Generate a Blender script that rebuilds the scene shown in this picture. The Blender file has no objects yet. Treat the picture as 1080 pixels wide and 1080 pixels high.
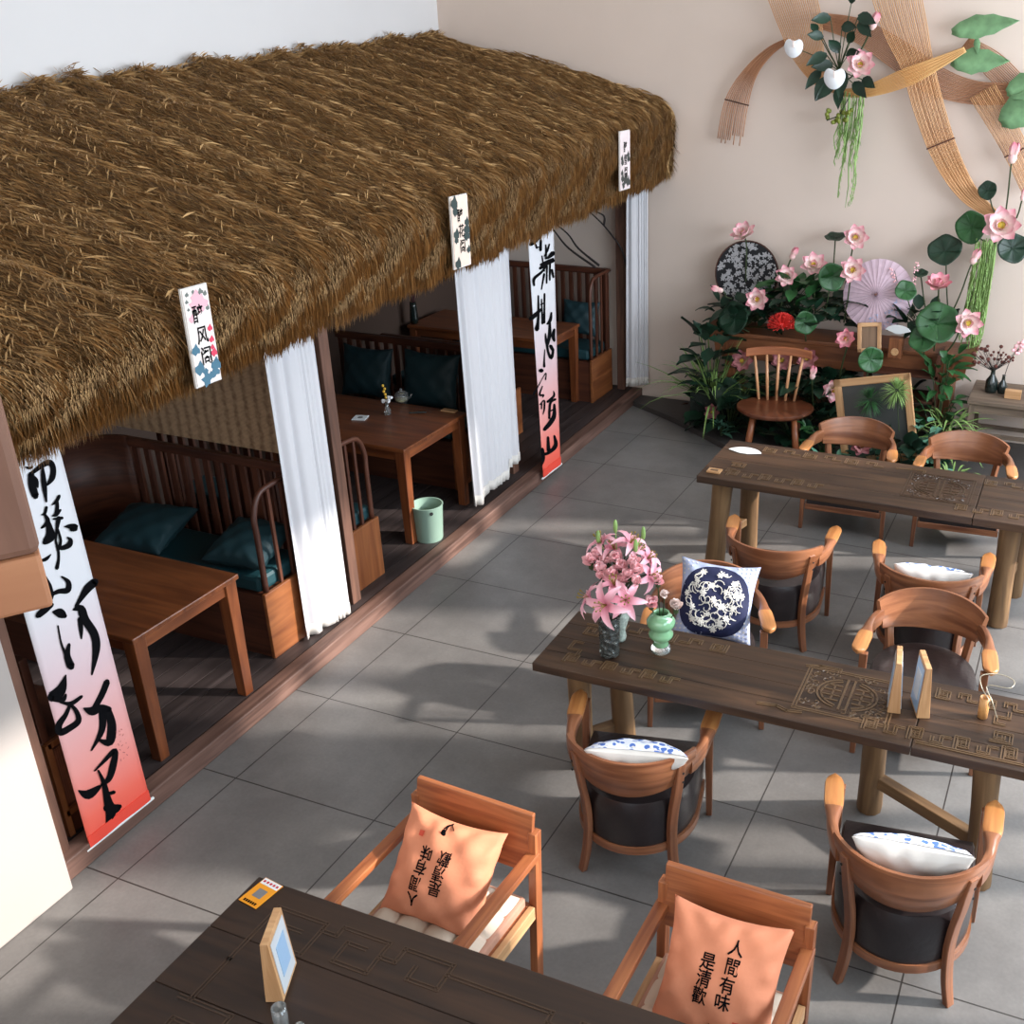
import bpy, math, random
import numpy as np
from mathutils import Vector, Matrix, Euler
random.seed(7); rng = np.random.default_rng(11)
PI = math.pi
S = bpy.context.scene
COL = S.collection

# ------------------------------------------------------------------ camera
F, CX, CY, H = 1140.2, 674.5, 540.0, 3.5
w = np.array([1.97310817, 0.39086608, -0.25634488]); th = np.linalg.norm(w); k = w/th
K = np.array([[0, -k[2], k[1]], [k[2], 0, -k[0]], [-k[1], k[0], 0]])
RC = np.eye(3)+math.sin(th)*K+(1-math.cos(th))*K@K
cd = bpy.data.cameras.new('camera'); cam = bpy.data.objects.new('camera', cd); COL.objects.link(cam)
M = Matrix(((RC[0, 0], -RC[1, 0], -RC[2, 0]), (RC[0, 1], -RC[1, 1], -RC[2, 1]), (RC[0, 2], -RC[1, 2], -RC[2, 2]))).to_4x4()
M.translation = (0, 0, H); cam.matrix_world = M
cd.sensor_width = 36; cd.lens = 36*F/1080; cd.shift_x = (540-CX)/1080; cd.clip_start = .05
S.camera = cam
def ray(px, py): return Vector(RC.T@np.array([(px-CX)/F, (py-CY)/F, 1.0]))
def onz(px, py, z=0): d = ray(px, py); return Vector((0, 0, H))+d*((z-H)/d.z)
def onx(px, py, x): d = ray(px, py); return Vector((0, 0, H))+d*(x/d.x)
def ony(px, py, y): d = ray(px, py); return Vector((0, 0, H))+d*(y/d.y)

# ------------------------------------------------------------------ materials
MATS = {}
def _mat(name):
    m = bpy.data.materials.new(name); m.use_nodes = True
    nt = m.node_tree; b = nt.nodes['Principled BSDF']; MATS[name] = m
    return m, nt, b
def c4(c): return (c[0], c[1], c[2], 1)
def srgb(r, g, b):
    f = lambda v: (v/255/12.92) if v/255 <= .04045 else ((v/255+.055)/1.055)**2.4
    return (f(r), f(g), f(b))
def plain(name, col, rough=.5, bump=0, bscale=60, metal=0, vary=0, vscale=6, spec=.5, sub=0, coat=0):
    m, nt, b = _mat(name); N = nt.nodes; L = nt.links
    b.inputs['Base Color'].default_value = c4(col); b.inputs['Roughness'].default_value = rough
    b.inputs['Metallic'].default_value = metal; b.inputs['Specular IOR Level'].default_value = spec
    b.inputs['Coat Weight'].default_value = coat
    tc = N.new('ShaderNodeTexCoord')
    if vary:
        n = N.new('ShaderNodeTexNoise'); n.inputs['Scale'].default_value = vscale; n.inputs['Detail'].default_value = 4
        r = N.new('ShaderNodeValToRGB'); r.color_ramp.elements[0].position = .3; r.color_ramp.elements[1].position = .7
        r.color_ramp.elements[0].color = c4([v*(1-vary) for v in col]); r.color_ramp.elements[1].color = c4([min(1, v*(1+vary)) for v in col])
        L.new(tc.outputs['Object'], n.inputs['Vector']); L.new(n.outputs['Fac'], r.inputs['Fac']); L.new(r.outputs['Color'], b.inputs['Base Color'])
    if bump:
        n = N.new('ShaderNodeTexNoise'); n.inputs['Scale'].default_value = bscale; n.inputs['Detail'].default_value = 5
        bp = N.new('ShaderNodeBump'); bp.inputs['Strength'].default_value = bump; bp.inputs['Distance'].default_value = .01
        L.new(tc.outputs['Object'], n.inputs['Vector']); L.new(n.outputs['Fac'], bp.inputs['Height']); L.new(bp.outputs['Normal'], b.inputs['Normal'])
    return m
def wood(name, dark, light, rough=.4, along=1.6, across=22, bump=.12, coat=0, knots=False):
    m, nt, b = _mat(name); N = nt.nodes; L = nt.links
    uv = N.new('ShaderNodeUVMap'); mp = N.new('ShaderNodeMapping'); mp.inputs['Scale'].default_value = (along, across, 1)
    n1 = N.new('ShaderNodeTexNoise'); n1.inputs['Scale'].default_value = 1.0; n1.inputs['Detail'].default_value = 6; n1.inputs['Distortion'].default_value = .9
    n2 = N.new('ShaderNodeTexNoise'); n2.inputs['Scale'].default_value = 2.3; n2.inputs['Detail'].default_value = 2
    r = N.new('ShaderNodeValToRGB'); r.color_ramp.elements[0].position = .32; r.color_ramp.elements[1].position = .72
    r.color_ramp.elements[0].color = c4(dark); r.color_ramp.elements[1].color = c4(light)
    mx = N.new('ShaderNodeMix'); mx.data_type = 'RGBA'; mx.blend_type = 'MULTIPLY'; mx.inputs['Factor'].default_value = .6
    r2 = N.new('ShaderNodeValToRGB'); r2.color_ramp.elements[0].position = .3; r2.color_ramp.elements[1].position = .65
    r2.color_ramp.elements[0].color = (.62, .58, .55, 1); r2.color_ramp.elements[1].color = (1, 1, 1, 1)
    oi = N.new('ShaderNodeObjectInfo'); add = N.new('ShaderNodeVectorMath'); add.operation = 'ADD'
    L.new(uv.outputs['UV'], mp.inputs['Vector']); L.new(mp.outputs['Vector'], add.inputs[0])
    sc = N.new('ShaderNodeVectorMath'); sc.operation = 'SCALE'; sc.inputs[0].default_value = (37, 91, 13); L.new(oi.outputs['Random'], sc.inputs['Scale'])
    L.new(sc.outputs[0], add.inputs[1])
    L.new(add.outputs[0], n1.inputs['Vector']); L.new(uv.outputs['UV'], n2.inputs['Vector'])
    L.new(n1.outputs['Fac'], r.inputs['Fac']); L.new(n2.outputs['Fac'], r2.inputs['Fac'])
    L.new(r.outputs['Color'], mx.inputs['A']); L.new(r2.outputs['Color'], mx.inputs['B']); L.new(mx.outputs['Result'], b.inputs['Base Color'])
    b.inputs['Roughness'].default_value = rough; b.inputs['Coat Weight'].default_value = coat; b.inputs['Coat Roughness'].default_value = .25
    bp = N.new('ShaderNodeBump'); bp.inputs['Strength'].default_value = bump; bp.inputs['Distance'].default_value = .004
    L.new(n1.outputs['Fac'], bp.inputs['Height']); L.new(bp.outputs['Normal'], b.inputs['Normal'])
    return m
def glass(name, col, rough=.05, bump=0, bscale=30, trans=.9):
    m, nt, b = _mat(name); N = nt.nodes; L = nt.links
    b.inputs['Base Color'].default_value = c4(col); b.inputs['Roughness'].default_value = rough
    b.inputs['Transmission Weight'].default_value = trans; b.inputs['IOR'].default_value = 1.45
    if bump:
        tc = N.new('ShaderNodeTexCoord'); n = N.new('ShaderNodeTexVoronoi'); n.inputs['Scale'].default_value = bscale
        bp = N.new('ShaderNodeBump'); bp.inputs['Strength'].default_value = bump; bp.inputs['Distance'].default_value = .02
        L.new(tc.outputs['Object'], n.inputs['Vector']); L.new(n.outputs['Distance'], bp.inputs['Height']); L.new(bp.outputs['Normal'], b.inputs['Normal'])
    return m
def uvramp(name, stops, axis=1, rough=.7, noise=None, nscale=8, sheen=0, trl=0):
    """colour by UV (printed or grown gradients), optional noise blend"""
    m, nt, b = _mat(name); N = nt.nodes; L = nt.links
    uv = N.new('ShaderNodeUVMap'); sp = N.new('ShaderNodeSeparateXYZ'); L.new(uv.outputs['UV'], sp.inputs[0])
    r = N.new('ShaderNodeValToRGB'); e = r.color_ramp.elements
    while len(e) < len(stops): e.new(.5)
    for i, (p, c) in enumerate(stops): e[i].position = p; e[i].color = c4(c)
    L.new(sp.outputs[axis], r.inputs['Fac']); out = r.outputs['Color']
    b.inputs['Roughness'].default_value = rough
    if noise:
        n = N.new('ShaderNodeTexNoise'); n.inputs['Scale'].default_value = nscale; n.inputs['Detail'].default_value = 4
        tc = N.new('ShaderNodeTexCoord'); L.new(tc.outputs['Object'], n.inputs['Vector'])
        r2 = N.new('ShaderNodeValToRGB'); r2.color_ramp.elements[0].position = .45; r2.color_ramp.elements[1].position = .6
        mx = N.new('ShaderNodeMix'); mx.data_type = 'RGBA'; L.new(n.outputs['Fac'], r2.inputs['Fac']); L.new(r2.outputs['Color'], mx.inputs['Factor'])
        L.new(out, mx.inputs['A']); mx.inputs['B'].default_value = c4(noise); out = mx.outputs['Result']
    L.new(out, b.inputs['Base Color'])
    return m

M_chair = wood('chair_wood', srgb(110, 64, 40), srgb(164, 108, 74), .32, 2, 30, .06, coat=.25)
M_padlit = wood('armrest_wood_lit', srgb(168, 106, 58), srgb(206, 144, 86), .3, 2, 30, .05, coat=.35)  # chair wood with the light on the arm pads put into its colour
M_sq = wood('square_chair_wood', srgb(132, 72, 42), srgb(182, 112, 68), .4, 2, 30, .06, coat=.1)
M_table = wood('weathered_table_wood', srgb(42, 26, 16), srgb(82, 57, 37), .5, 1.2, 16, .35)
M_tabledark = wood('dark_table_wood', srgb(34, 21, 13), srgb(64, 42, 27), .5, 1.2, 14, .3)
M_carve = plain('carved_wood', srgb(100, 77, 55), .3)
M_carveD = plain('carved_wood_dark', srgb(66, 47, 33), .3)
M_leg = wood('table_leg_wood', srgb(96, 70, 44), srgb(150, 116, 78), .6, 1.5, 14, .3)
M_booth = wood('booth_table_wood', srgb(92, 46, 24), srgb(138, 78, 42), .35, 1.5, 18, .06, coat=.25)
M_bench = wood('bench_wood', srgb(62, 30, 19), srgb(98, 54, 34), .5, 1.5, 20, .08)
M_benchL = wood('bench_end_wood', srgb(116, 64, 34), srgb(152, 94, 54), .4, 1.5, 18, .08, coat=.1)
M_post = wood('post_wood', srgb(84, 56, 44), srgb(126, 88, 70), .7, 1.5, 14, .3)
M_deck = wood('deck_wood', srgb(44, 36, 35), srgb(74, 64, 63), .5, 1.0, 14, .3)
M_fascia = wood('deck_edge_wood', srgb(84, 58, 48), srgb(134, 102, 90), .6, 1.2, 20, .4)
M_beam = wood('near_beam_wood', srgb(104, 70, 54), srgb(140, 100, 80), .7, 1.2, 10, .3)
M_beamL = wood('near_beam_light_wood', srgb(160, 104, 70), srgb(186, 130, 92), .7, 1.2, 10, .3)
M_console = wood('console_wood', srgb(100, 58, 34), srgb(146, 90, 56), .4, 1.5, 16, .1)
M_pale = wood('pale_wood', srgb(176, 128, 84), srgb(214, 170, 124), .5, 2, 30, .05)
M_old = wood('old_side_table_wood', srgb(90, 76, 64), srgb(136, 116, 98), .7, 1.5, 16, .3)
M_windsor = wood('windsor_wood', srgb(82, 42, 26), srgb(128, 74, 48), .3, 1.5, 16, .05, coat=.4)
M_spindle = plain('spindle_wood', srgb(192, 140, 100), .35)
M_leather = plain('black_leather', srgb(34, 27, 28), .33, .15, 40, coat=.1)
M_teal = plain('teal_cushion_fabric', srgb(20, 50, 56), .6, .15, 25, vary=.12)
M_tealseat = plain('teal_seat_fabric', srgb(24, 60, 66), .5, .1, 25)
M_orange = plain('orange_pillow_cloth', srgb(220, 138, 102), .8, .5, 9, vary=.05, vscale=5)
M_cream = plain('cream_pad_cloth', srgb(204, 184, 164), .85, .2, 30, vary=.05)
M_padside = plain('pink_velvet', srgb(176, 130, 108), .8, .4, 14, vary=.15, vscale=9)
M_white = plain('white_cloth', srgb(208, 203, 197), .85, .15, 14)
M_curtain = plain('white_curtain_cloth', srgb(200, 198, 201), .9, .1, 30)
M_ink = plain('black_ink', (.004, .004, .005), .95, spec=.05)
M_redink = plain('red_seal_ink', srgb(206, 76, 52), .7)
M_navy = plain('navy_cloth', srgb(18, 24, 62), .8)
M_palecl = plain('pale_blue_grey_cloth', srgb(168, 176, 204), .85, .1, 40)
M_blue = plain('blue_print', srgb(76, 104, 168), .85)
M_vine = plain('cream_vine_print', srgb(222, 216, 206), .85)
M_wallw = plain('white_wall_paint', srgb(224, 222, 222), .85, .04, 12, vary=.015, vscale=1)
M_wallp = plain('beige_plaster', srgb(215, 197, 184), .9, .1, 8, vary=.025, vscale=1.3)
M_pillar = plain('pillar_paint', srgb(166, 157, 151), .9, .06, 10)
M_ceiling = plain('ceiling_paint', srgb(220, 215, 208), .9)
M_leaf = plain('leaf_green', srgb(40, 84, 42), .5, vary=.35, vscale=9)
M_leafd = plain('leaf_dark_green', srgb(22, 50, 34), .45, vary=.35, vscale=9)
M_leafl = plain('leaf_light_green', srgb(128, 158, 88), .6, vary=.25, vscale=9)
M_silver = plain('leaf_silver_green', srgb(96, 146, 122), .4, vary=.4, vscale=30)
M_silk = plain('silk_leaf_green', srgb(118, 158, 112), .7, vary=.2, vscale=14)
M_stem = plain('stem_green', srgb(52, 66, 34), .6)
M_moss = plain('moss_dark', srgb(16, 26, 18), .9, .8, 30)
M_lotus = uvramp('lotus_petal', [(0, srgb(232, 224, 190)), (.3, srgb(244, 226, 218)), (.65, srgb(242, 204, 204)), (1, srgb(230, 140, 160))], 0, .6)
M_lotusp = uvramp('lotus_petal_pink', [(0, srgb(238, 220, 200)), (.4, srgb(240, 190, 190)), (1, srgb(222, 118, 142))], 0, .6)
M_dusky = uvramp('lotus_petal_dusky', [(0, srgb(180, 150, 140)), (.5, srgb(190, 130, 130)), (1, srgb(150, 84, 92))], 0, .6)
M_lily = uvramp('lily_petal', [(0, srgb(222, 124, 150)), (.35, srgb(238, 158, 176)), (1, srgb(248, 200, 208))], 0, .55)
M_carn = plain('carnation_pink', srgb(252, 196, 200), .7, .4, 60)
M_carnw = plain('carnation_white', srgb(246, 226, 218), .7, .4, 60)
M_center = plain('flower_centre', srgb(190, 170, 60), .7, .4, 80)
M_redpom = plain('red_flower', srgb(206, 48, 40), .6)
M_anth = plain('white_anthurium', srgb(236, 236, 238), .4)
M_bamboo = wood('bamboo_strip', srgb(206, 148, 96), srgb(240, 194, 144), .5, 3, 60, .05)
M_bamboo2 = wood('bamboo_strip_light', srgb(226, 168, 102), srgb(246, 202, 138), .5, 3, 60, .05)
M_bambood = wood('bamboo_strip_brown', srgb(168, 114, 80), srgb(212, 158, 120), .5, 3, 60, .05)
M_cup = wood('bamboo_cup', srgb(188, 130, 72), srgb(222, 166, 104), .5, 3, 30, .05)
M_paper = plain('white_paper', srgb(226, 228, 228), .8)
M_photo = plain('framed_print_paper', srgb(196, 200, 204), .3)
M_photo2 = plain('framed_blue_print', srgb(150, 178, 206), .3)
M_greenv = plain('mint_glazed_glass', srgb(128, 176, 132), .12, coat=.6)
M_clear = glass('clear_glass', (.95, .97, .96), .05)
M_smoke = glass('textured_smoky_glass', srgb(150, 156, 152), .05, 1.0, 34, .85)
M_bin = plain('mint_plastic', srgb(136, 162, 146), .45)
M_dark = plain('dark_hole', srgb(16, 16, 16), .8)
M_blackv = plain('black_ceramic', srgb(24, 34, 32), .2, coat=.4)
M_parasol = plain('pink_paper_parasol', srgb(206, 180, 192), .8, vary=.08, vscale=20)
M_redhem = plain('red_hem', srgb(232, 74, 56), .75)
M_card = plain('orange_card', srgb(232, 150, 30), .5)
M_wire = plain('wire', srgb(180, 170, 150), .4, metal=.6)
M_branch = plain('dark_branch', srgb(40, 30, 28), .8)
M_banner = uvramp('banner_print', [(0, srgb(236, 84, 64)), (.07, srgb(236, 104, 86)), (.2, srgb(228, 150, 142)), (.42, srgb(210, 182, 186)), (.62, srgb(208, 208, 212)), (1, srgb(212, 212, 216))], 1, .75)
M_thatch = uvramp('thatch_fibre', [(0, srgb(128, 96, 58)), (.5, srgb(168, 130, 82)), (1, srgb(202, 162, 108))], 0, .75)
M_thatchb = plain('thatch_mat', srgb(112, 84, 52), .95, .8, 40, vary=.3, vscale=14)

def floor_mat():
    m, nt, b = _mat('grey_tile_floor'); N = nt.nodes; L = nt.links
    tc = N.new('ShaderNodeTexCoord')
    sp = N.new('ShaderNodeSeparateXYZ'); L.new(tc.outputs['Object'], sp.inputs[0])
    def joint(sock, off, pitch):
        a = N.new('ShaderNodeMath'); a.operation = 'ADD'; a.inputs[1].default_value = -off+pitch*200; L.new(sock, a.inputs[0])
        mo = N.new('ShaderNodeMath'); mo.operation = 'MODULO'; mo.inputs[1].default_value = pitch; L.new(a.outputs[0], mo.inputs[0])
        s = N.new('ShaderNodeMath'); s.operation = 'SUBTRACT'; s.inputs[1].default_value = pitch/2; L.new(mo.outputs[0], s.inputs[0])
        ab = N.new('ShaderNodeMath'); ab.operation = 'ABSOLUTE'; L.new(s.outputs[0], ab.inputs[0])
        g = N.new('ShaderNodeMath'); g.operation = 'GREATER_THAN'; g.inputs[1].default_value = pitch/2-.0035; L.new(ab.outputs[0], g.inputs[0])
        return g.outputs[0]
    j1 = joint(sp.outputs[0], -.31*3.5, .2385*3.5); j2 = joint(sp.outputs[1], .7205*3.5, .2158*3.5)
    mxm = N.new('ShaderNodeMath'); mxm.operation = 'MAXIMUM'; L.new(j1, mxm.inputs[0]); L.new(j2, mxm.inputs[1])
    n = N.new('ShaderNodeTexNoise'); n.inputs['Scale'].default_value = 1.6; n.inputs['Detail'].default_value = 8; n.inputs['Roughness'].default_value = .65
    L.new(tc.outputs['Object'], n.inputs['Vector'])
    r = N.new('ShaderNodeValToRGB'); r.color_ramp.elements[0].position = .35; r.color_ramp.elements[1].position = .68
    r.color_ramp.elements[0].color = c4(srgb(104, 101, 99)); r.color_ramp.elements[1].color = c4(srgb(127, 124, 121))
    L.new(n.outputs['Fac'], r.inputs['Fac'])
    n3 = N.new('ShaderNodeTexNoise'); n3.inputs['Scale'].default_value = 60; n3.inputs['Detail'].default_value = 3; L.new(tc.outputs['Object'], n3.inputs['Vector'])
    mx0 = N.new('ShaderNodeMix'); mx0.data_type = 'RGBA'; mx0.blend_type = 'OVERLAY'; mx0.inputs['Factor'].default_value = .15
    L.new(r.outputs['Color'], mx0.inputs['A']); L.new(n3.outputs['Fac'], mx0.inputs['B'])
    mx = N.new('ShaderNodeMix'); mx.data_type = 'RGBA'; L.new(mxm.outputs[0], mx.inputs['Factor'])
    L.new(mx0.outputs['Result'], mx.inputs['A']); mx.inputs['B'].default_value = c4(srgb(54, 50, 48)); L.new(mx.outputs['Result'], b.inputs['Base Color'])
    b.inputs['Roughness'].default_value = .42
    return m
M_floor = floor_mat()
def mat_weave(name, c1, c2, sx, sy):
    m, nt, b = _mat(name); N = nt.nodes; L = nt.links
    uv = N.new('ShaderNodeUVMap'); outs = []
    for ax, s in ((0, sx), (1, sy)):
        wv = N.new('ShaderNodeTexWave'); wv.inputs['Scale'].default_value = s; wv.inputs['Distortion'].default_value = .6; wv.bands_direction = 'X' if ax == 0 else 'Y'
        L.new(uv.outputs['UV'], wv.inputs['Vector']); outs.append(wv.outputs['Fac'])
    mm = N.new('ShaderNodeMath'); mm.operation = 'MULTIPLY'; L.new(outs[0], mm.inputs[0]); L.new(outs[1], mm.inputs[1])
    n = N.new('ShaderNodeTexNoise'); n.inputs['Scale'].default_value = 30; L.new(uv.outputs['UV'], n.inputs['Vector'])
    ad = N.new('ShaderNodeMath'); ad.operation = 'ADD'; L.new(mm.outputs[0], ad.inputs[0]); L.new(n.outputs['Fac'], ad.inputs[1])
    r = N.new('ShaderNodeValToRGB'); r.color_ramp.elements[0].position = .35; r.color_ramp.elements[1].position = 1.0
    r.color_ramp.elements[0].color = c4(c1); r.color_ramp.elements[1].color = c4(c2)
    L.new(ad.outputs[0], r.inputs['Fac']); L.new(r.outputs['Color'], b.inputs['Base Color']); b.inputs['Roughness'].default_value = .8
    return m
M_blind = mat_weave('woven_blind', srgb(130, 100, 74), srgb(196, 162, 126), 4, 40)
M_rattan = mat_weave('rattan_weave', srgb(70, 36, 22), srgb(150, 90, 60), 30, 30)
M_patvase = plain('mosaic_vase_glaze', srgb(176, 188, 178), .25, .3, 60, vary=.35, vscale=55)
M_fan = plain('black_fan_cloth', srgb(22, 22, 26), .8)
M_fanp = plain('grey_flower_print', srgb(168, 166, 168), .8)

# ------------------------------------------------------------------ mesh builder
class MB:
    def __init__(s): s.v = []; s.f = []; s.uv = []; s.mi = []
    def add(s, vs, fs, uvs=None, mi=0):
        o = len(s.v); s.v += [tuple(p) for p in vs]
        for i, f in enumerate(fs):
            s.f.append(tuple(o+j for j in f)); s.mi.append(mi)
            s.uv.append(uvs[i] if uvs else [(0, 0)]*len(f))
        return s
    def hexa(s, P, L=None, mi=0):
        """8 corners: 0-3 one end ring, 4-7 other end ring; grain runs 0->4"""
        P = [Vector(p) for p in P]
        ln = (P[4]-P[0]).length; a = (P[1]-P[0]).length; b = (P[3]-P[0]).length; o = random.random()*3
        fs = [(3, 2, 1, 0), (4, 5, 6, 7), (0, 1, 5, 4), (1, 2, 6, 5), (2, 3, 7, 6), (3, 0, 4, 7)]
        def q(w_, k): return [(0, k), (0, k+w_), (ln, k+w_), (ln, k)]
        uv = [[(0, o), (0, o+a), (b, o+a), (b, o)], [(0, o), (0, o+a), (b, o+a), (b, o)], q(a, o), q(b, o+a), q(a, o+a+b), q(b, o+2*a+b)]
        return s.add(P, fs, uv, mi)
    def box(s, c, d, R=None, mi=0, grain=None):
        c = Vector(c); d = Vector(d); ax = grain if grain is not None else max(range(3), key=lambda i: d[i])
        o1, o2 = [(1, 2), (2, 0), (0, 1)][ax]
        P = []
        for e in (-1, 1):
            for (i, j) in ((-1, -1), (1, -1), (1, 1), (-1, 1)):
                v = Vector((0, 0, 0)); v[ax] = e*d[ax]/2; v[o1] = i*d[o1]/2; v[o2] = j*d[o2]/2
                if R is not None: v = R@v
                P.append(c+v)
        return s.hexa(P, mi=mi)
    def bar(s, p0, p1, w_, t, up=(0, 0, 1), w1=None, t1=None, mi=0):
        p0 = Vector(p0); p1 = Vector(p1); d = (p1-p0).normalized(); up = Vector(up)
        if abs(d.dot(up)) > .98: up = Vector((0, 1, 0))
        a = d.cross(up).normalized(); b = a.cross(d).normalized(); w1 = w_ if w1 is None else w1; t1 = t if t1 is None else t1
        P = [p0+a*i*w_/2+b*j*t/2 for i, j in ((-1, -1), (1, -1), (1, 1), (-1, 1))]+[p1+a*i*w1/2+b*j*t1/2 for i, j in ((-1, -1), (1, -1), (1, 1), (-1, 1))]
        return s.hexa(P, mi=mi)
    def sweep(s, pts, secs, mi=0, closed=False, cap=True):
        """pts list; secs list of rings (list of Vector, world), all same length"""
        n = len(secs[0]); vs = [p for r in secs for p in r]; fs = []; uv = []; acc = [0]
        for i in range(1, len(secs)): acc.append(acc[-1]+(Vector(pts[i])-Vector(pts[i-1])).length)
        per = [0]
        for j in range(n): per.append(per[-1]+(Vector(secs[0][(j+1) % n])-Vector(secs[0][j])).length)
        for i in range(len(secs)-1):
            for j in range(n):
                j2 = (j+1) % n
                fs.append((i*n+j, i*n+j2, (i+1)*n+j2, (i+1)*n+j))
                uv.append([(acc[i], per[j]), (acc[i], per[j+1]), (acc[i+1], per[j+1]), (acc[i+1], per[j])])
        if cap:
            fs.append(tuple(range(n-1, -1, -1))); uv.append([(0, 0)]*n)
            o = (len(secs)-1)*n; fs.append(tuple(range(o, o+n))); uv.append([(0, 0)]*n)
        return s.add(vs, fs, uv, mi)
    def tube(s, pts, r, n=8, mi=0, flat=None, ref=None):
        pts = [Vector(p) for p in pts]
        if not hasattr(r, '__len__'): r = [r]*len(pts)
        secs = []; a = None
        for i, p in enumerate(pts):
            d = (pts[min(i+1, len(pts)-1)]-pts[max(i-1, 0)]).normalized()
            if a is None:
                u = Vector(ref) if ref else (Vector((0, 0, 1)) if abs(d.z) < .9 else Vector((1, 0, 0)))
                a = d.cross(u).normalized()
            else: a = (a-d*a.dot(d)).normalized()
            b = d.cross(a)
            fl = flat or 1
            secs.append([p+(a*math.cos(2*PI*j/n)+b*math.sin(2*PI*j/n)*fl)*r[i] for j in range(n)])
        return s.sweep(pts, secs, mi)
    def lathe(s, prof, n=24, c=(0, 0, 0), mi=0, R=None):
        c = Vector(c); vs = []; fs = []; uv = []
        for (r, z) in prof:
            for j in range(n):
                v = Vector((r*math.cos(2*PI*j/n), r*math.sin(2*PI*j/n), z)); vs.append(c+(R@v if R is not None else v))
        for i in range(len(prof)-1):
            for j in range(n):
                j2 = (j+1) % n; fs.append((i*n+j, i*n+j2, (i+1)*n+j2, (i+1)*n+j))
                uv.append([(i/len(prof), j/n), (i/len(prof), (j+1)/n), ((i+1)/len(prof), (j+1)/n), ((i+1)/len(prof), j/n)])
        return s.add(vs, fs, uv, mi)
    def grid(s, fn, nu, nv, mi=0, uvf=None):
        vs = []; fs = []; uv = []
        for i in range(nu+1):
            for j in range(nv+1): vs.append(Vector(fn(i/nu, j/nv)))
        g = uvf or (lambda a, b: (a, b))
        for i in range(nu):
            for j in range(nv):
                a = i*(nv+1)+j; fs.append((a, a+nv+1, a+nv+2, a+1))
                uv.append([g(i/nu, j/nv), g((i+1)/nu, j/nv), g((i+1)/nu, (j+1)/nv), g(i/nu, (j+1)/nv)])
        return s.add(vs, fs, uv, mi)
    def prism(s, poly, t, fr, mi=0, taper=1.0):
        """poly 2-D in frame (origin, ex, ey); thickness t along ex x ey"""
        o, ex, ey = [Vector(q) for q in fr]; ez = ex.cross(ey).normalized(); n = len(poly)
        vs = [o+ex*x+ey*y-ez*t/2 for x, y in poly]+[o+ex*x*taper+ey*y*taper+ez*t/2 for x, y in poly]
        fs = [tuple(range(n-1, -1, -1)), tuple(range(n, 2*n))]+[(i, (i+1) % n, n+(i+1) % n, n+i) for i in range(n)]
        uv = [[poly[i] for i in range(n-1, -1, -1)], list(poly)]+[[poly[i], poly[(i+1) % n], (poly[(i+1) % n][0], poly[(i+1) % n][1]+t), (poly[i][0], poly[i][1]+t)] for i in range(n)]
        return s.add(vs, fs, uv, mi)
    def ball(s, c, r, n=8, m=6, sq=(1, 1, 1), mi=0):
        c = Vector(c)
        prof = [(math.sin(PI*i/m), -math.cos(PI*i/m)) for i in range(m+1)]
        o = len(s.v); s.lathe(prof, n, (0, 0, 0), mi)
        for i in range(o, len(s.v)): v = s.v[i]; s.v[i] = (c.x+v[0]*r*sq[0], c.y+v[1]*r*sq[1], c.z+v[2]*r*sq[2])
        return s
    def ribbon(s, pts, ws, nrm, mi=0, lift=0.0, caps=True):
        """flat brush stroke in a plane with normal nrm"""
        pts = [Vector(p) for p in pts]; nrm = Vector(nrm).normalized(); n = len(pts); vs = []
        for i, p in enumerate(pts):
            d = (pts[min(i+1, n-1)]-pts[max(i-1, 0)]); d = (d-nrm*d.dot(nrm)).normalized(); a = nrm.cross(d)
            vs += [p+a*ws[i]/2+nrm*lift, p-a*ws[i]/2+nrm*lift]
        fs = [(2*i, 2*i+1, 2*i+3, 2*i+2) for i in range(n-1)]
        return s.add(vs, fs, None, mi)
    def tr(s, M_): s.v = [tuple(M_@Vector(p)) for p in s.v]; return s
    def build(s, name, mat, parent=None, smooth=False, bevel=0, sub=0, solid=0, auto=None, loc=None, rot=None):
        me = bpy.data.meshes.new(name); me.from_pydata(s.v, [], s.f); 
        ul = me.uv_layers.new(name='UVMap'); flat = [c for f in s.uv for p in f for c in p]; ul.data.foreach_set('uv', flat)
        for m_ in (mat if isinstance(mat, (list, tuple)) else [mat]): me.materials.append(m_)
        if any(s.mi): me.polygons.foreach_set('material_index', s.mi)
        if smooth: me.polygons.foreach_set('use_smooth', [True]*len(me.polygons))
        me.validate(); me.update()
        o = bpy.data.objects.new(name, me); COL.objects.link(o)
        if parent: o.parent = parent
        if loc is not None: o.location = loc
        if rot is not None: o.rotation_euler = rot
        if solid: md = o.modifiers.new('solid', 'SOLIDIFY'); md.thickness = solid; md.offset = 0
        if bevel: md = o.modifiers.new('bevel', 'BEVEL'); md.width = bevel; md.segments = 2; md.limit_method = 'ANGLE'; md.angle_limit = .7
        if sub: md = o.modifiers.new('sub', 'SUBSURF'); md.levels = sub; md.render_levels = sub
        if auto:
            me.polygons.foreach_set('use_smooth', [True]*len(me.polygons)); me.set_sharp_from_angle(angle=auto)
        return o
def smoothline(pts, k=6):
    """Catmull-Rom through tuples of any dimension"""
    P = [np.array(p, float) for p in pts]; out = []
    for i in range(len(P)-1):
        p0 = P[max(i-1, 0)]; p1 = P[i]; p2 = P[i+1]; p3 = P[min(i+2, len(P)-1)]
        for j in range(k):
            t = j/k; out.append(.5*((2*p1)+(-p0+p2)*t+(2*p0-5*p1+4*p2-p3)*t*t+(-p0+3*p1-3*p2+p3)*t**3))
    out.append(P[-1]); return out
def tag(o, label=None, cat=None, group=None, kind=None):
    if label: o['label'] = label
    if cat: o['category'] = cat
    if group: o['group'] = group
    if kind: o['kind'] = kind
    return o
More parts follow.
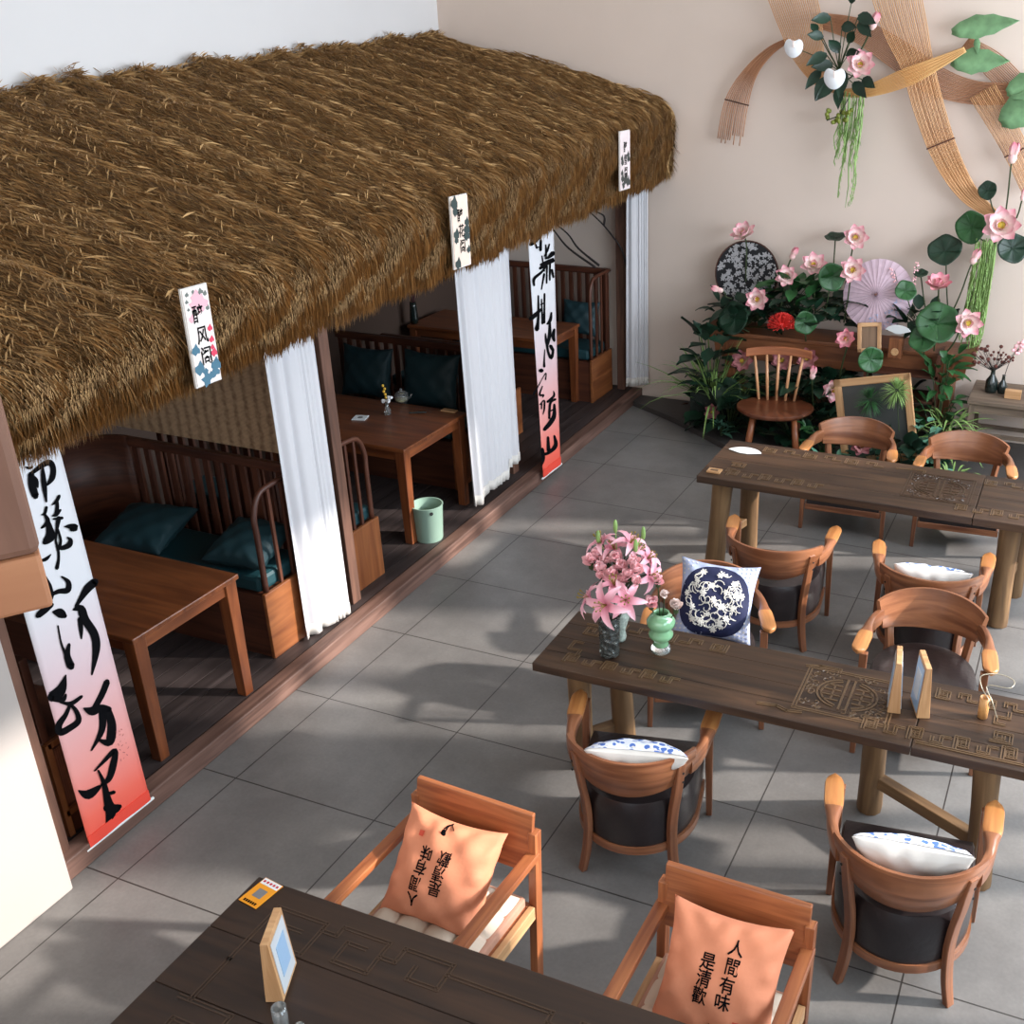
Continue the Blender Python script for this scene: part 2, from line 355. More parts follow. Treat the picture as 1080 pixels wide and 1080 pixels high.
def thing(name, label, cat, loc=(0, 0, 0), rz=0, group=None):
    o = bpy.data.objects.new(name, None); COL.objects.link(o); o.location = loc; o.rotation_euler = (0, 0, rz)
    return tag(o, label, cat, group)
def struct(o): o['kind'] = 'structure'; return o
def dup(root, loc, rot=None, label=None, group=None, scale=None):
    kids = list(root.children)
    r = root.copy(); COL.objects.link(r); r.location = loc
    if rot is not None: r.rotation_euler = rot if hasattr(rot, '__len__') else (0, 0, rot)
    if scale: r.scale = (scale,)*3
    if label: r['label'] = label
    if group: r['group'] = group
    for ch in kids:
        c = ch.copy(); COL.objects.link(c); c.parent = r
        for g in ch.children: d = g.copy(); COL.objects.link(d); d.parent = c
    return r
def look(zdir, xhint):
    z = Vector(zdir).normalized(); x = Vector(xhint); x = (x-z*x.dot(z)).normalized(); y = z.cross(x)
    return Matrix((x, y, z)).transposed()
def text_mesh(ch, size):
    cu = bpy.data.curves.new('t', 'FONT'); cu.body = ch; cu.size = size; cu.align_x = 'CENTER'; cu.align_y = 'CENTER'; cu.resolution_u = 3; cu.offset = .014*size if size < .07 else .012*size
    o = bpy.data.objects.new('t', cu); COL.objects.link(o); bpy.context.view_layer.update()
    me = bpy.data.meshes.new_from_object(o.evaluated_get(bpy.context.evaluated_depsgraph_get()))
    vs = [tuple(v.co) for v in me.vertices]; fs = [tuple(p.vertices) for p in me.polygons]
    bpy.data.objects.remove(o); bpy.data.curves.remove(cu); bpy.data.meshes.remove(me)
    return vs, fs
SUN_E, WIN_E, RIGHT_FILL_E, BACK_E, TOP_E = 8.0, 540.0, 290.0, 160.0, 8.0
# ================================================================== ROOM
YB = 9.56; XL = -6.02; XR = 3.0; YF = -4.0; ZC = 6.0
struct(MB().box(((XL+XR)/2, (YF+YB)/2, -.05), (XR-XL+.6, YB-YF+.6, .1)).build('floor', M_floor))
struct(MB().box(((XL+XR)/2, YB+.1, ZC/2), (XR-XL+.4, .2, ZC)).build('wall_back', M_wallp))
struct(MB().box((XL-.1, (YF+YB)/2, ZC/2), (.2, YB-YF, ZC)).build('wall_left', M_wallw))
struct(MB().box(((XL+XR)/2, (YF+YB)/2, ZC+.05), (XR-XL+.4, YB-YF+.4, .1)).build('ceiling', M_ceiling))
# right wall: solid between tall window openings (y0, y1, z0, z1)
WIN = [(4.3, 5.08, .25, 4.3), (5.2, 5.5, .25, 2.95), (5.6, 6.2, .25, 2.62), (6.2, 6.36, .25, 4.3), (6.4, 6.7, .25, 4.3), (6.8, 7.62, .25, 4.3), (8.3, 8.76, .25, 4.3), (8.86, 9.1, .25, 4.3)]
m = MB(); y = YF
for (a, b, z0, z1) in WIN:
    if a > y: m.box((XR+.08, (y+a)/2, ZC/2), (.16, a-y, ZC))
    m.box((XR+.08, (a+b)/2, z0/2), (.16, b-a, z0)); m.box((XR+.08, (a+b)/2, (z1+ZC)/2), (.16, b-a, ZC-z1)); y = b
m.box((XR+.08, (y+YB)/2, ZC/2), (.16, YB-y, ZC))
struct(m.build('wall_right', M_wallp))
# white pillar wall at the near end of the booths
struct(MB().box((-4.02, .35, 1.0), (.6, 4.1, 2.0)).build('wall_partition', M_pillar, bevel=.01))
# curved dark stone kerb around the planting
kerb = smoothline([(-3.95, 9.3), (-3.42, 9.0), (-3.0, 8.7), (-2.6, 8.42), (-2.2, 8.2), (-1.2, 8.05), (.2, 8.0)], 5)
m = MB(); m.prism([(p[0], p[1]) for p in kerb]+[(.2, 9.5), (-3.95, 9.5)], .05, ((0, 0, .025), (1, 0, 0), (0, 1, 0)))
struct(m.build('trim_1', plain('kerb_stone', srgb(70, 66, 64), .6, .2, 20)))

# deck platform with boards
DZ = .10
def edge_x(y): return -3.77-.026*(y-2.4)
m = MB(); y0, y1 = 2.3, YB
nb = 17; XD = -5.98
for i in range(nb):
    t0, t1 = i/nb, (i+1)/nb
    g = .006
    def bx(t, y): return edge_x(y)-.1+(XD-edge_x(y)+.1)*t
    P = [(bx(t0, y0)-g, y0, DZ-.05), (bx(t1, y0), y0, DZ-.05), (bx(t1, y0), y0, DZ), (bx(t0, y0)-g, y0, DZ), (bx(t0, y1)-g, y1, DZ-.05), (bx(t1, y1), y1, DZ-.05), (bx(t1, y1), y1, DZ), (bx(t0, y1)-g, y1, DZ)]
    m.hexa(P)
m.hexa([(edge_x(y0)-.1, y0, 0.001), (XD, y0, .001), (XD, y0, DZ-.02), (edge_x(y0)-.1, y0, DZ-.02), (edge_x(y1)-.1, y1, 0.001), (XD, y1, .001), (XD, y1, DZ-.02), (edge_x(y1)-.1, y1, DZ-.02)])
deck = struct(m.build('platform', M_deck))
m = MB(); m.hexa([(edge_x(y0), y0, 0), (edge_x(y0)-.1, y0, 0), (edge_x(y0)-.1, y0, DZ+.006), (edge_x(y0), y0, DZ+.006), (edge_x(y1), y1, 0), (edge_x(y1)-.1, y1, 0), (edge_x(y1)-.1, y1, DZ+.006), (edge_x(y1), y1, DZ+.006)])
struct(m.build('trim_2', M_fascia, bevel=.008))
# inner booth wall (dark boards) below the roof line
struct(MB().box((-5.99, 5.9, .9), (.05, 7.2, 1.6)).build('trim_3', plain('booth_back_wall', srgb(70, 52, 42), .8, .1)))

# ================================================================== THATCHED ROOF
def zr(y): return 3.12+.044*(y-4.78)
def ze(y): return 2.27+.080*(y-2.7)
def zb(y): return 1.99+.026*(y-2.96)
def roof_pt(s, y, off=0):
    """s 0..1 slope, 1..1.25 bend, 1.25..2 fringe; returns point, tangent, normal"""
    r = Vector((-5.97, 0, zr(y))); e = Vector((-3.80, 0, ze(y)+.03)); c = Vector((-3.62, 0, ze(y)-.10)); b = Vector((-3.65, 0, zb(y)+.06))
    if s < 1: p = r.lerp(e, s); p.z += .10*math.sin(PI*s)*.6; t = (e-r)
    elif s < 1.25: q = (s-1)/.25; p = e.lerp(Vector((-3.66, 0, ze(y)-.01)), q).lerp(Vector((-3.66, 0, ze(y)-.01)).lerp(c, q), q); t = (c-e)
    else: q = (s-1.25)/.75; p = c.lerp(b, q); t = (b-c)
    if s < 1: t = Vector((1, 0, -.34))
    elif s < 1.25: q = (s-1)/.25; t = Vector((1, 0, -.34)).lerp(Vector((.02, 0, -1)), q)
    else: t = Vector((-.05, 0, -1))
    t.normalize(); n = Vector((-t.z, 0, t.x)); p = Vector((p.x, y, p.z))+n*off
    return p, t, n
Y0, Y1 = .6, 9.42
def lump(s, y):
    v = .02*math.sin(y*9+3*math.sin(s*4))+.015*math.sin(y*23+s*11)
    for k in range(9):
        yc = 1.1+k*1.07+.18*math.sin(s*5+k); v += .055*math.exp(-((y-yc)/.06)**2)*(1 if s < 1 else .2)
    return v
roof = thing('thatched_roof', 'long sloping thatched palm fibre roof over the row of booths', 'roof', (-4.8, 5, 2.6))
inv = Matrix.Translation((4.8, -5, -2.6))
m = MB()
m.grid(lambda a, b: roof_pt(a*2, Y0+(Y1-Y0)*b, lump(a*2, Y0+(Y1-Y0)*b)-.03)[0], 40, 120)
m.grid(lambda a, b: roof_pt(a*1.3, Y0+(Y1-Y0)*b, -.16)[0], 20, 4)
m.grid(lambda a, b: roof_pt(a*2, Y1, -.03-.13*b)[0]+Vector((0, .03, 0)), 40, 1)
m.tr(inv).build('thatch_mat', M_thatchb, roof, smooth=True)
m = MB()
for (p0, p1) in (((-5.9, 2.9), (-3.95, 2.1)),):
    for y in (2.6, 4.8, 6.9, 9.2): m.bar((-5.85, y, zr(y)-.3), (-3.9, y, ze(y)-.22), .08, .1)
    for x, dz in ((-3.9, 0),): m.bar((x, 1.5, ze(1.5)-.26), (x, 9.3, ze(9.3)-.26), .1, .1)
m.tr(inv).build('roof_frame', M_post, roof)
def fibres(n, smin, smax, ysp, ln, wd, spread, lift, seed, end=False):
    r = np.random.default_rng(seed); vs = np.zeros((n*4, 3)); uvs = np.zeros((n*4, 2))
    for i in range(n):
        s = r.uniform(smin, smax); y = r.uniform(*ysp)
        p, t, nn = roof_pt(s, y, lump(s, y)-.02+r.uniform(0, .03))
        if end:
            p = roof_pt(s, Y1, 0)[0]; p.y = Y1+r.uniform(0, .07); t = Vector((.05, .2, -1)); nn = Vector((.5, -.8, 0))
        a = r.normal(0, spread)
        sd = nn.cross(t).normalized(); d = (t*math.cos(a)+sd*math.sin(a)+nn*r.normal(lift, abs(lift)*.8+.05)).normalized()
        l = ln*r.uniform(.5, 1.3); wv = d.cross(nn).normalized()*wd*r.uniform(.6, 1.3)/2
        q = p+d*l*.55; e = p+d*l+t*l*.1-nn*l*.12
        vs[i*4:i*4+4] = [p-wv, p+wv, q+wv*.8, e]; c = r.random(); uvs[i*4:i*4+4] = [(c, 0), (c, 0), (c, .6), (c, 1)]
    return vs, uvs
parts = [fibres(125000, -.01, 1.05, (Y0, Y1), .10, .0036, .40, .05, 3), fibres(28000, 1.0, 1.35, (Y0, Y1), .11, .004, .25, .07, 4), fibres(75000, 1.2, 1.97, (Y0, Y1), .11, .004, .15, .06, 5), fibres(14000, 1.86, 2.0, (Y0, Y1), .09, .004, .2, .02, 8), fibres(3500, .9, 1.95, (Y0, Y1), .12, .005, .2, .05, 6, True), fibres(7000, -.02, .03, (Y0, Y1), .08, .0045, .9, .5, 7)]
V = np.concatenate([p[0] for p in parts])-np.array([-4.8, 5, 2.6]); U = np.concatenate([p[1] for p in parts]); n = len(V)//4
me = bpy.data.meshes.new('thatch'); me.vertices.add(n*4); me.vertices.foreach_set('co', V.ravel())
me.loops.add(n*4); me.loops.foreach_set('vertex_index', np.arange(n*4)); me.polygons.add(n); me.polygons.foreach_set('loop_start', np.arange(n)*4)
try: me.polygons.foreach_set('loop_total', np.full(n, 4))
except Exception: pass
ul = me.uv_layers.new(name='UVMap'); me.update(calc_edges=True); ul.data.foreach_set('uv', U.ravel()); me.materials.append(M_thatch)
o = bpy.data.objects.new('thatch', me); COL.objects.link(o); o.parent = roof; o['kind'] = 'stuff'

# plaques hanging on the eave: corners from the photo on the plane in front of the fringe
def plaque(px, txt, label, blobs, tint):
    X = -3.56
    tl, tr_, br, bl = [onx(*p, X) for p in px]
    ex = (tr_-tl).normalized(); wd = (tr_-tl).length; ey = (bl-tl); hh = ey.length; ey = -ey.normalized()
    c = (tl+tr_+br+bl)/4; R = look(ex.cross(ey), ex); 
    t = thing('hanging_plaque', label, 'sign', c, 0, 'name plaques on the thatch'); t.rotation_euler = R.to_euler()
    MB().box((0, 0, 0), (wd, hh, .012)).build('board', plain('plaque_print_'+txt[1], tint, .6, vary=.06, vscale=14), t)
    MB().box((0, 0, -.004), (wd+.012, hh+.012, .01)).build('border', M_white, t)
    m = MB()
    for i, ch in enumerate(txt):
        v, f = text_mesh(ch, hh*.2); m.add([(x*.8+hh*.012*(i-1), y+hh*(.22-.22*i), .0085) for x, y, z in v], f)
    m.build('lettering', M_ink, t)
    for (col, pts) in blobs:
        m = MB()
        for (x, y, r) in pts:
            m.add([(x*wd+r*wd*math.cos(a*.7)*(1+.35*math.sin(a*2.3+x*9)), y*hh+r*wd*math.sin(a*.7)*(1+.3*math.cos(a*3.1)), .0072+random.random()*.0006) for a in range(9)], [tuple(range(9))])
        m.build('painted_motif', plain('plaque_paint', col, .7), t)
    return t
blu = (srgb(70, 112, 132), [(-.35, -.12, .16), (-.3, -.32, .2), (-.1, -.38, .12), (.38, -.33, .2), (.3, -.4, .16), (-.1, -.46, .2), (.1, -.43, .12)])
pnk = (srgb(232, 176, 186), [(0, .38, .24), (.2, .34, .2), (-.15, .33, .16), (.1, .28, .14), (-.3, .2, .12)])
red = (srgb(214, 64, 92), [(.36, .06, .1), (.36, -.06, .1), (.38, -.2, .13), (.34, -.14, .08)])
gry = (srgb(110, 116, 110), [(-.35, .45, .07), (-.1, .46, .06), (.2, .45, .09), (.38, .42, .08), (-.4, .38, .06), (.4, .27, .08), (-.38, .3, .05)])
plaque([(185, 309), (211, 302), (238, 396), (213, 406)], '醉风阁', 'white plaque with calligraphy, pink blossom and blue hills, nearest on the thatch', [blu, pnk, red, gry], srgb(238, 226, 220))
dk = (srgb(48, 62, 60), [(-.32, .42, .2), (-.28, .3, .16), (.38, .12, .14), (.36, .02, .18), (.34, -.07, .18), (.4, -.28, .12), (-.3, -.44, .18), (-.3, -.02, .17), (-.32, -.1, .12)])
plaque([(474, 209), (491, 205), (496, 278), (481, 283)], '醉花阁', 'small peach plaque with dark foliage and black calligraphy, middle of the three on the thatch', [dk], srgb(232, 208, 192))
dk2 = (srgb(60, 62, 60), [(.3, .1, .12), (.35, .02, .14), (-.35, .05, .12), (-.3, -.02, .14), (-.3, -.3, .16), (.3, -.38, .2), (-.2, -.42, .16), (0, -.34, .2), (-.35, -.2, .12)])
plaque([(650, 142), (660, 140), (667, 195), (658, 198)], '醉雪阁', 'narrow pale pink plaque with tiny black calligraphy, farthest along the thatch eave', [dk2], srgb(228, 212, 212))

# ================================================================== POSTS
def post(x, y, s, z1, label):
    o = MB().box((0, 0, (z1-DZ)/2), (s, s, z1-DZ)).build('wooden_post', M_post, bevel=.006, loc=(x, y, DZ)); tag(o, label, 'post', 'posts carrying the thatch'); return o
post(-4.03, 4.87, .085, 2.25, 'reddish brown wooden post beside the nearest white curtain')
post(-3.87, 2.46, .09, 2.0, 'dark wooden post against the end of the white partition wall')
post(-4.12, 7.15, .09, 2.4, 'dark wooden post behind the red bottomed banner by the wide curtain')
post(-4.14, 9.48, .08, 2.5, 'dark wooden post behind the farthest white curtain')

# ================================================================== CURTAINS
def curtain(pts_b, pts_t, zt, zb_, folds, amp, label):
    """bottom line and top line (x,y) ends"""
    m = MB()
    b0, b1 = Vector((*pts_b[0], 0)), Vector((*pts_b[1], 0)); t0, t1 = Vector((*pts_t[0], 0)), Vector((*pts_t[1], 0))
    ph = random.random()*6
    def fn(a, b):
        q = b0.lerp(b1, a).lerp(t0.lerp(t1, a), b); nrm = (b1-b0).cross(Vector((0, 0, 1))).normalized()
        z = zb_(a)+(zt-zb_(a))*b
        a2 = a+.07*math.sin(a*7+ph)+.03*math.sin(a*17+ph*3); f = math.sin(a2*folds*2*PI+ph+.5*math.sin(b*3))*(.6+.4*math.sin(a*5+ph))+.3*math.sin(a2*folds*4.3*PI+ph*2+b)
        return q+nrm*amp*f*(1-.35*b)+Vector((0, 0, z))
    m.grid(fn, 70, 24)
    # hem
    c = (b0+b1)/2
    t = thing('curtain', label, 'curtain', (c.x, c.y, zb_(.5)), 0, 'white curtains of the booths'); I = Matrix.Translation((-c.x, -c.y, -zb_(.5)))
    m.tr(I).build('cloth', M_curtain, t, smooth=True, solid=.003)
    h = MB(); h.grid(lambda a, b: Vector(fn(a, b*.035))+(b1-b0).cross(Vector((0, 0, 1))).normalized()*.003, 70, 2); h.tr(I).build('hem', M_white, t, smooth=True, solid=.006)
    return t
curtain([(-3.99, 4.36), (-3.93, 4.72)], [(-4.02, 4.40), (-3.99, 4.78)], 2.2, lambda a: .115-.0*a, 4, .02, 'narrow white curtain nearest the front, beside the wooden post')
curtain([(-4.0, 6.38), (-4.0, 7.08)], [(-4.02, 6.36), (-4.02, 7.12)], 2.35, lambda a: .13 if a < .12 else (.17 if a < .75 else .25), 6, .028, 'wide white curtain hanging in the middle opening left of a banner')
curtain([(-4.05, 9.36), (-3.87, 9.50)], [(-4.03, 9.38), (-3.88, 9.52)], 2.5, lambda a: .17, 3, .022, 'white curtain at the far end against the beige wall')

# ================================================================== BANNERS
def banner(pxs, X, strokes, label, hem, zt_=2.05):
    """pxs: bottom-left, bottom-right, top-left, top-right pixels"""
    bl, br, tl, tr_ = [onx(*p, X) for p in pxs]
    y0_, y1_ = bl.y, br.y; z0 = (bl.z+br.z)/2; z1 = zt_
    ty0, ty1 = tl.y+(tl.y-bl.y)*(z1-tl.z)/(tl.z-bl.z), tr_.y+(tr_.y-br.y)*(z1-tr_.z)/(tr_.z-br.z)
    t = thing('calligraphy_banner', label, 'banner', (X, (y0_+y1_)/2, z0), 0, 'calligraphy banners at the booths'); I = Matrix.Translation((-X, -(y0_+y1_)/2, -z0))
    def fn(a, b): return Vector((X+.0015*math.sin(a*9+b*6), (y0_+(y1_-y0_)*a)*(1-b)+(ty0+(ty1-ty0)*a)*b, z0+(z1-z0)*b))
    m = MB(); m.grid(fn, 12, 30); m.tr(I).build('cloth', M_banner, t, smooth=True, solid=.003)
    m = MB(); m.grid(lambda a, b: fn(a, b*.03)+Vector((.004, 0, 0)), 12, 1); m.tr(I).build('hem', M_redhem, t, solid=.004)
    m = MB(); m.tube([(X, y0_-.02, z0-.005), (X, y1_+.02, z0-.005)], .008); m.tr(I).build('rod', M_paper, t)
    m = MB()
    for st, sc, off in strokes:
        L2 = smoothline([(off[0]+q[0]/sc, off[1]+q[1]/sc, q[2]/sc) for q in st], 5); n = len(L2); vs = []; lf = X+.0045+.0012*random.random()
        for i, q in enumerate(L2):
            a = L2[min(i+1, n-1)]; b = L2[max(i-1, 0)]; d = np.array([a[0]-b[0], a[1]-b[1]]); d /= np.linalg.norm(d)+1e-9; hw = max(q[2], .3)*.68
            vs += [onx(q[0]-d[1]*hw, q[1]+d[0]*hw, lf), onx(q[0]+d[1]*hw, q[1]-d[0]*hw, lf)]
        m.add(vs, [(2*i, 2*i+1, 2*i+3, 2*i+2) for i in range(n-1)])
        for q in (L2[0], L2[-1]):
            k_ = max(q[2], .3)*.56; m.add([onx(q[0]+k_*math.cos(a*PI/4), q[1]+k_*math.sin(a*PI/4), lf) for a in range(8)], [tuple(range(8))])
    m.tr(I).build('calligraphy', M_ink, t)
    if hem:
        m = MB()
        for i in range(18):
            yy, zz = y1_-.10+.02*(i % 3)+random.uniform(-.006, .006), z0+.46-.03*(i//3)+random.uniform(-.006, .006); m.ribbon([(X+.0075, yy, zz), (X+.0075, yy+random.uniform(-.012, .012), zz+random.uniform(-.014, .014))], [.004, .003], (1, 0, 0))
        m.tr(I).build('seal', plain('faint_seal', srgb(176, 96, 92), .8), t)
    return t
A = (5.4, (0, 440)); B = (4.0, (40, 640))
st1 = []
def s1(*p): st1.append((p, A[0], A[1]))
def s2(*p): st1.append((p, B[0], B[1]))
s1((150, 285, 8), (168, 290, 12), (188, 282, 6)); s1((185, 318, 14), (240, 275, 22), (282, 258, 26), (303, 290, 24), (298, 345, 24), (268, 388, 8))
s1((178, 325, 26), (184, 390, 32), (203, 450, 30)); s1((243, 290, 12), (252, 380, 22), (265, 482, 8)); s1((170, 330, 20), (205, 360, 20), (215, 400, 8))
s1((338, 448, 14), (322, 478, 14), (298, 500, 5)); s1((265, 512, 12), (256, 548, 12), (236, 556, 5)); s1((256, 555, 12), (272, 595, 20), (236, 632, 8)); s1((270, 590, 20), (284, 640, 30), (286, 680, 42), (256, 712, 26))
s1((326, 480, 12), (326, 520, 16), (316, 560, 14)); s1((345, 528, 10), (320, 555, 16), (298, 562, 5)); s1((304, 580, 8), (355, 574, 14)); s1((335, 575, 22), (326, 630, 14), (318, 700, 10), (332, 760, 12), (334, 810, 12), (324, 860, 18)); s1((330, 640, 10), (346, 700, 12), (342, 745, 16), (392, 730, 24), (402, 700, 18), (384, 684, 6)); s1((368, 624, 4), (395, 622, 20), (428, 628, 30), (408, 640, 20))
s1((290, 782, 5), (262, 808, 16), (222, 822, 8)); s1((256, 908, 12), (280, 960, 22), (292, 1010, 24)); s1((285, 1015, 14), (335, 992, 20), (385, 985, 26), (390, 940, 20), (352, 908, 8)); s1((300, 1012, 14), (270, 1052, 26), (205, 1076, 20)); s1((542, 938, 34), (500, 975, 34), (460, 1035, 20), (432, 1078, 12))
s2((0, 38, 18), (30, 12, 22), (60, -10, 14)); s2((66, 22, 10), (92, 26, 30), (112, 38, 20)); s2((85, 80, 5), (98, 150, 6), (118, 205, 10), (128, 240, 14)); s2((132, 158, 10), (124, 205, 20), (140, 252, 26)); s2((150, 12, 6), (180, 8, 26), (200, 55, 26), (238, 115, 26), (246, 180, 24), (228, 286, 6)); s2((178, 50, 16), (182, 95, 14), (184, 134, 5))
s2((118, 288, 4), (98, 350, 32), (58, 382, 34)); s2((60, 385, 20), (105, 392, 16), (118, 370, 8)); s2((92, 402, 6), (140, 408, 14), (185, 378, 10)); s2((136, 412, 10), (118, 455, 14), (88, 500, 22), (95, 530, 22), (140, 508, 20), (172, 480, 18), (162, 440, 14), (138, 412, 10))
s2((292, 316, 20), (270, 370, 20), (240, 425, 18)); s2((194, 428, 6), (228, 440, 28), (270, 424, 18), (305, 430, 12)); s2((272, 432, 26), (270, 520, 20), (226, 606, 5)); s2((295, 432, 20), (312, 500, 28), (302, 570, 26), (258, 562, 8))
s2((240, 692, 5), (285, 645, 12), (326, 606, 16), (318, 668, 22), (300, 725, 18), (268, 752, 8)); s2((255, 690, 6), (280, 745, 14), (296, 800, 14)); s2((172, 776, 6), (212, 792, 30), (262, 758, 12)); s2((278, 745, 12), (296, 820, 26), (308, 865, 34), (290, 918, 5)); s2((292, 790, 10), (322, 782, 12)); s2((290, 850, 26), (322, 852, 30), (346, 842, 16))
banner([(95, 895), (157.8, 842), (24.4, 644), (60, 464.4)], -3.78, st1, 'tall white banner fading to red, bold black calligraphy, beside the white partition', True)
st2 = []
def s3(*p): st2.append((p, 7.714, (540, 230)))
def s4(*p): st2.append((p, 7.2, (540, 360)))
s3((265, 105, 10), (215, 165, 20), (152, 215, 24)); s3((188, 200, 8), (202, 244, 14)); s3((235, 178, 14), (232, 262, 18)); s3((198, 238, 8), (232, 236, 8))
s3((305, 212, 8), (290, 262, 12), (262, 312, 6)); s3((276, 218, 8), (278, 300, 12), (272, 330, 6)); s3((335, 285, 30), (300, 318, 18), (270, 332, 8)); s3((228, 410, 18), (280, 372, 22), (340, 345, 20)); s3((232, 380, 14), (290, 350, 14), (336, 330, 12)); s3((244, 308, 8), (262, 430, 12)); s3((302, 340, 10), (250, 430, 14), (182, 492, 18), (182, 550, 10)); s3((262, 455, 14), (240, 580, 8)); s3((285, 390, 12), (282, 530, 10)); s3((310, 370, 12), (308, 505, 10)); s3((325, 420, 14), (338, 480, 14))
s3((215, 632, 10), (216, 760, 14), (212, 850, 18), (202, 905, 30)); s3((150, 820, 26), (200, 780, 26), (242, 735, 10)); s3((265, 616, 12), (264, 740, 12), (262, 850, 16)); s3((232, 705, 8), (262, 690, 8)); s3((245, 790, 8), (264, 782, 8)); s3((240, 660, 8), (248, 860, 12))
s3((322, 768, 10), (312, 830, 20), (286, 862, 12)); s3((308, 850, 14), (306, 950, 22), (288, 1030, 18)); s3((272, 940, 8), (278, 1000, 16), (290, 1050, 14)); s3((345, 905, 14), (335, 960, 24), (345, 1000, 14)); s3((312, 1040, 20), (335, 1075, 20))
s4((262, 0, 14), (275, 80, 14), (298, 126, 18), (312, 70, 14), (300, 30, 8)); s4((250, 62, 5), (246, 140, 8), (246, 192, 14)); s4((212, 222, 20), (228, 222, 24)); s4((166, 402, 14), (215, 312, 5), (258, 240, 5), (256, 290, 8)); s4((232, 340, 6), (210, 405, 12), (240, 408, 10), (232, 425, 6)); s4((214, 480, 8), (245, 448, 8), (246, 510, 10), (236, 556, 4)); s4((226, 470, 8), (224, 512, 8)); s4((315, 378, 6), (318, 415, 14), (270, 460, 14)); s4((330, 440, 14), (292, 470, 14), (284, 585, 12)); s4((292, 530, 8), (318, 515, 8)); s4((322, 480, 14), (320, 565, 24), (290, 620, 26), (246, 670, 20)); s4((274, 728, 14), (278, 830, 22)); s4((322, 718, 12), (332, 790, 24), (280, 845, 18), (228, 862, 16)); s4((230, 818, 20), (238, 890, 20), (224, 950, 5))
banner([(573, 506), (591, 487), (557, 251), (583.5, 241)], -3.86, st2, 'narrow white to red banner with thin black calligraphy, right of the wide curtain', False, 2.3)

# ================================================================== BOOTH TABLES
def booth_table(x0, x1, y0, y1, z1, label):
    c = ((x0+x1)/2, (y0+y1)/2, DZ); t = thing('booth_table', label, 'table', c, 0, 'tables inside the booths')
    W, D, Z = x1-x0, y1-y0, z1-DZ
    MB().box((0, 0, Z-.015), (W, D, .03)).build('tabletop', M_booth, t, bevel=.006)
    m = MB(); m.box((0, D/2-.04, Z-.065), (W-.06, .025, .07)); m.box((0, -D/2+.04, Z-.065), (W-.06, .025, .07)); m.box((W/2-.04, 0, Z-.065), (.025, D-.06, .07)); m.box((-W/2+.04, 0, Z-.065), (.025, D-.06, .07))
    m.build('apron', M_booth, t, bevel=.003)
    m = MB()
    for sx in (-1, 1):
        for sy in (-1, 1):
            MB().bar((sx*(W/2-.05), sy*(D/2-.05), Z-.03), (sx*(W/2-.05), sy*(D/2-.05), 0), .075, .075, (0, 1, 0), .06, .06).build('leg', M_booth, t, bevel=.004)
    return t
booth_table(-5.05, -3.9, 3.12, 3.84, .83, 'brown wooden booth table nearest the front, behind the tall banner')
booth_table(-5.3, -4.10, 5.68, 6.5, .83, 'brown wooden booth table in the middle booth with a coaster and little flower vase')
booth_table(-5.85, -4.36, 8.35, 9.0, .86, 'brown wooden table in the farthest booth, partly behind the banner')

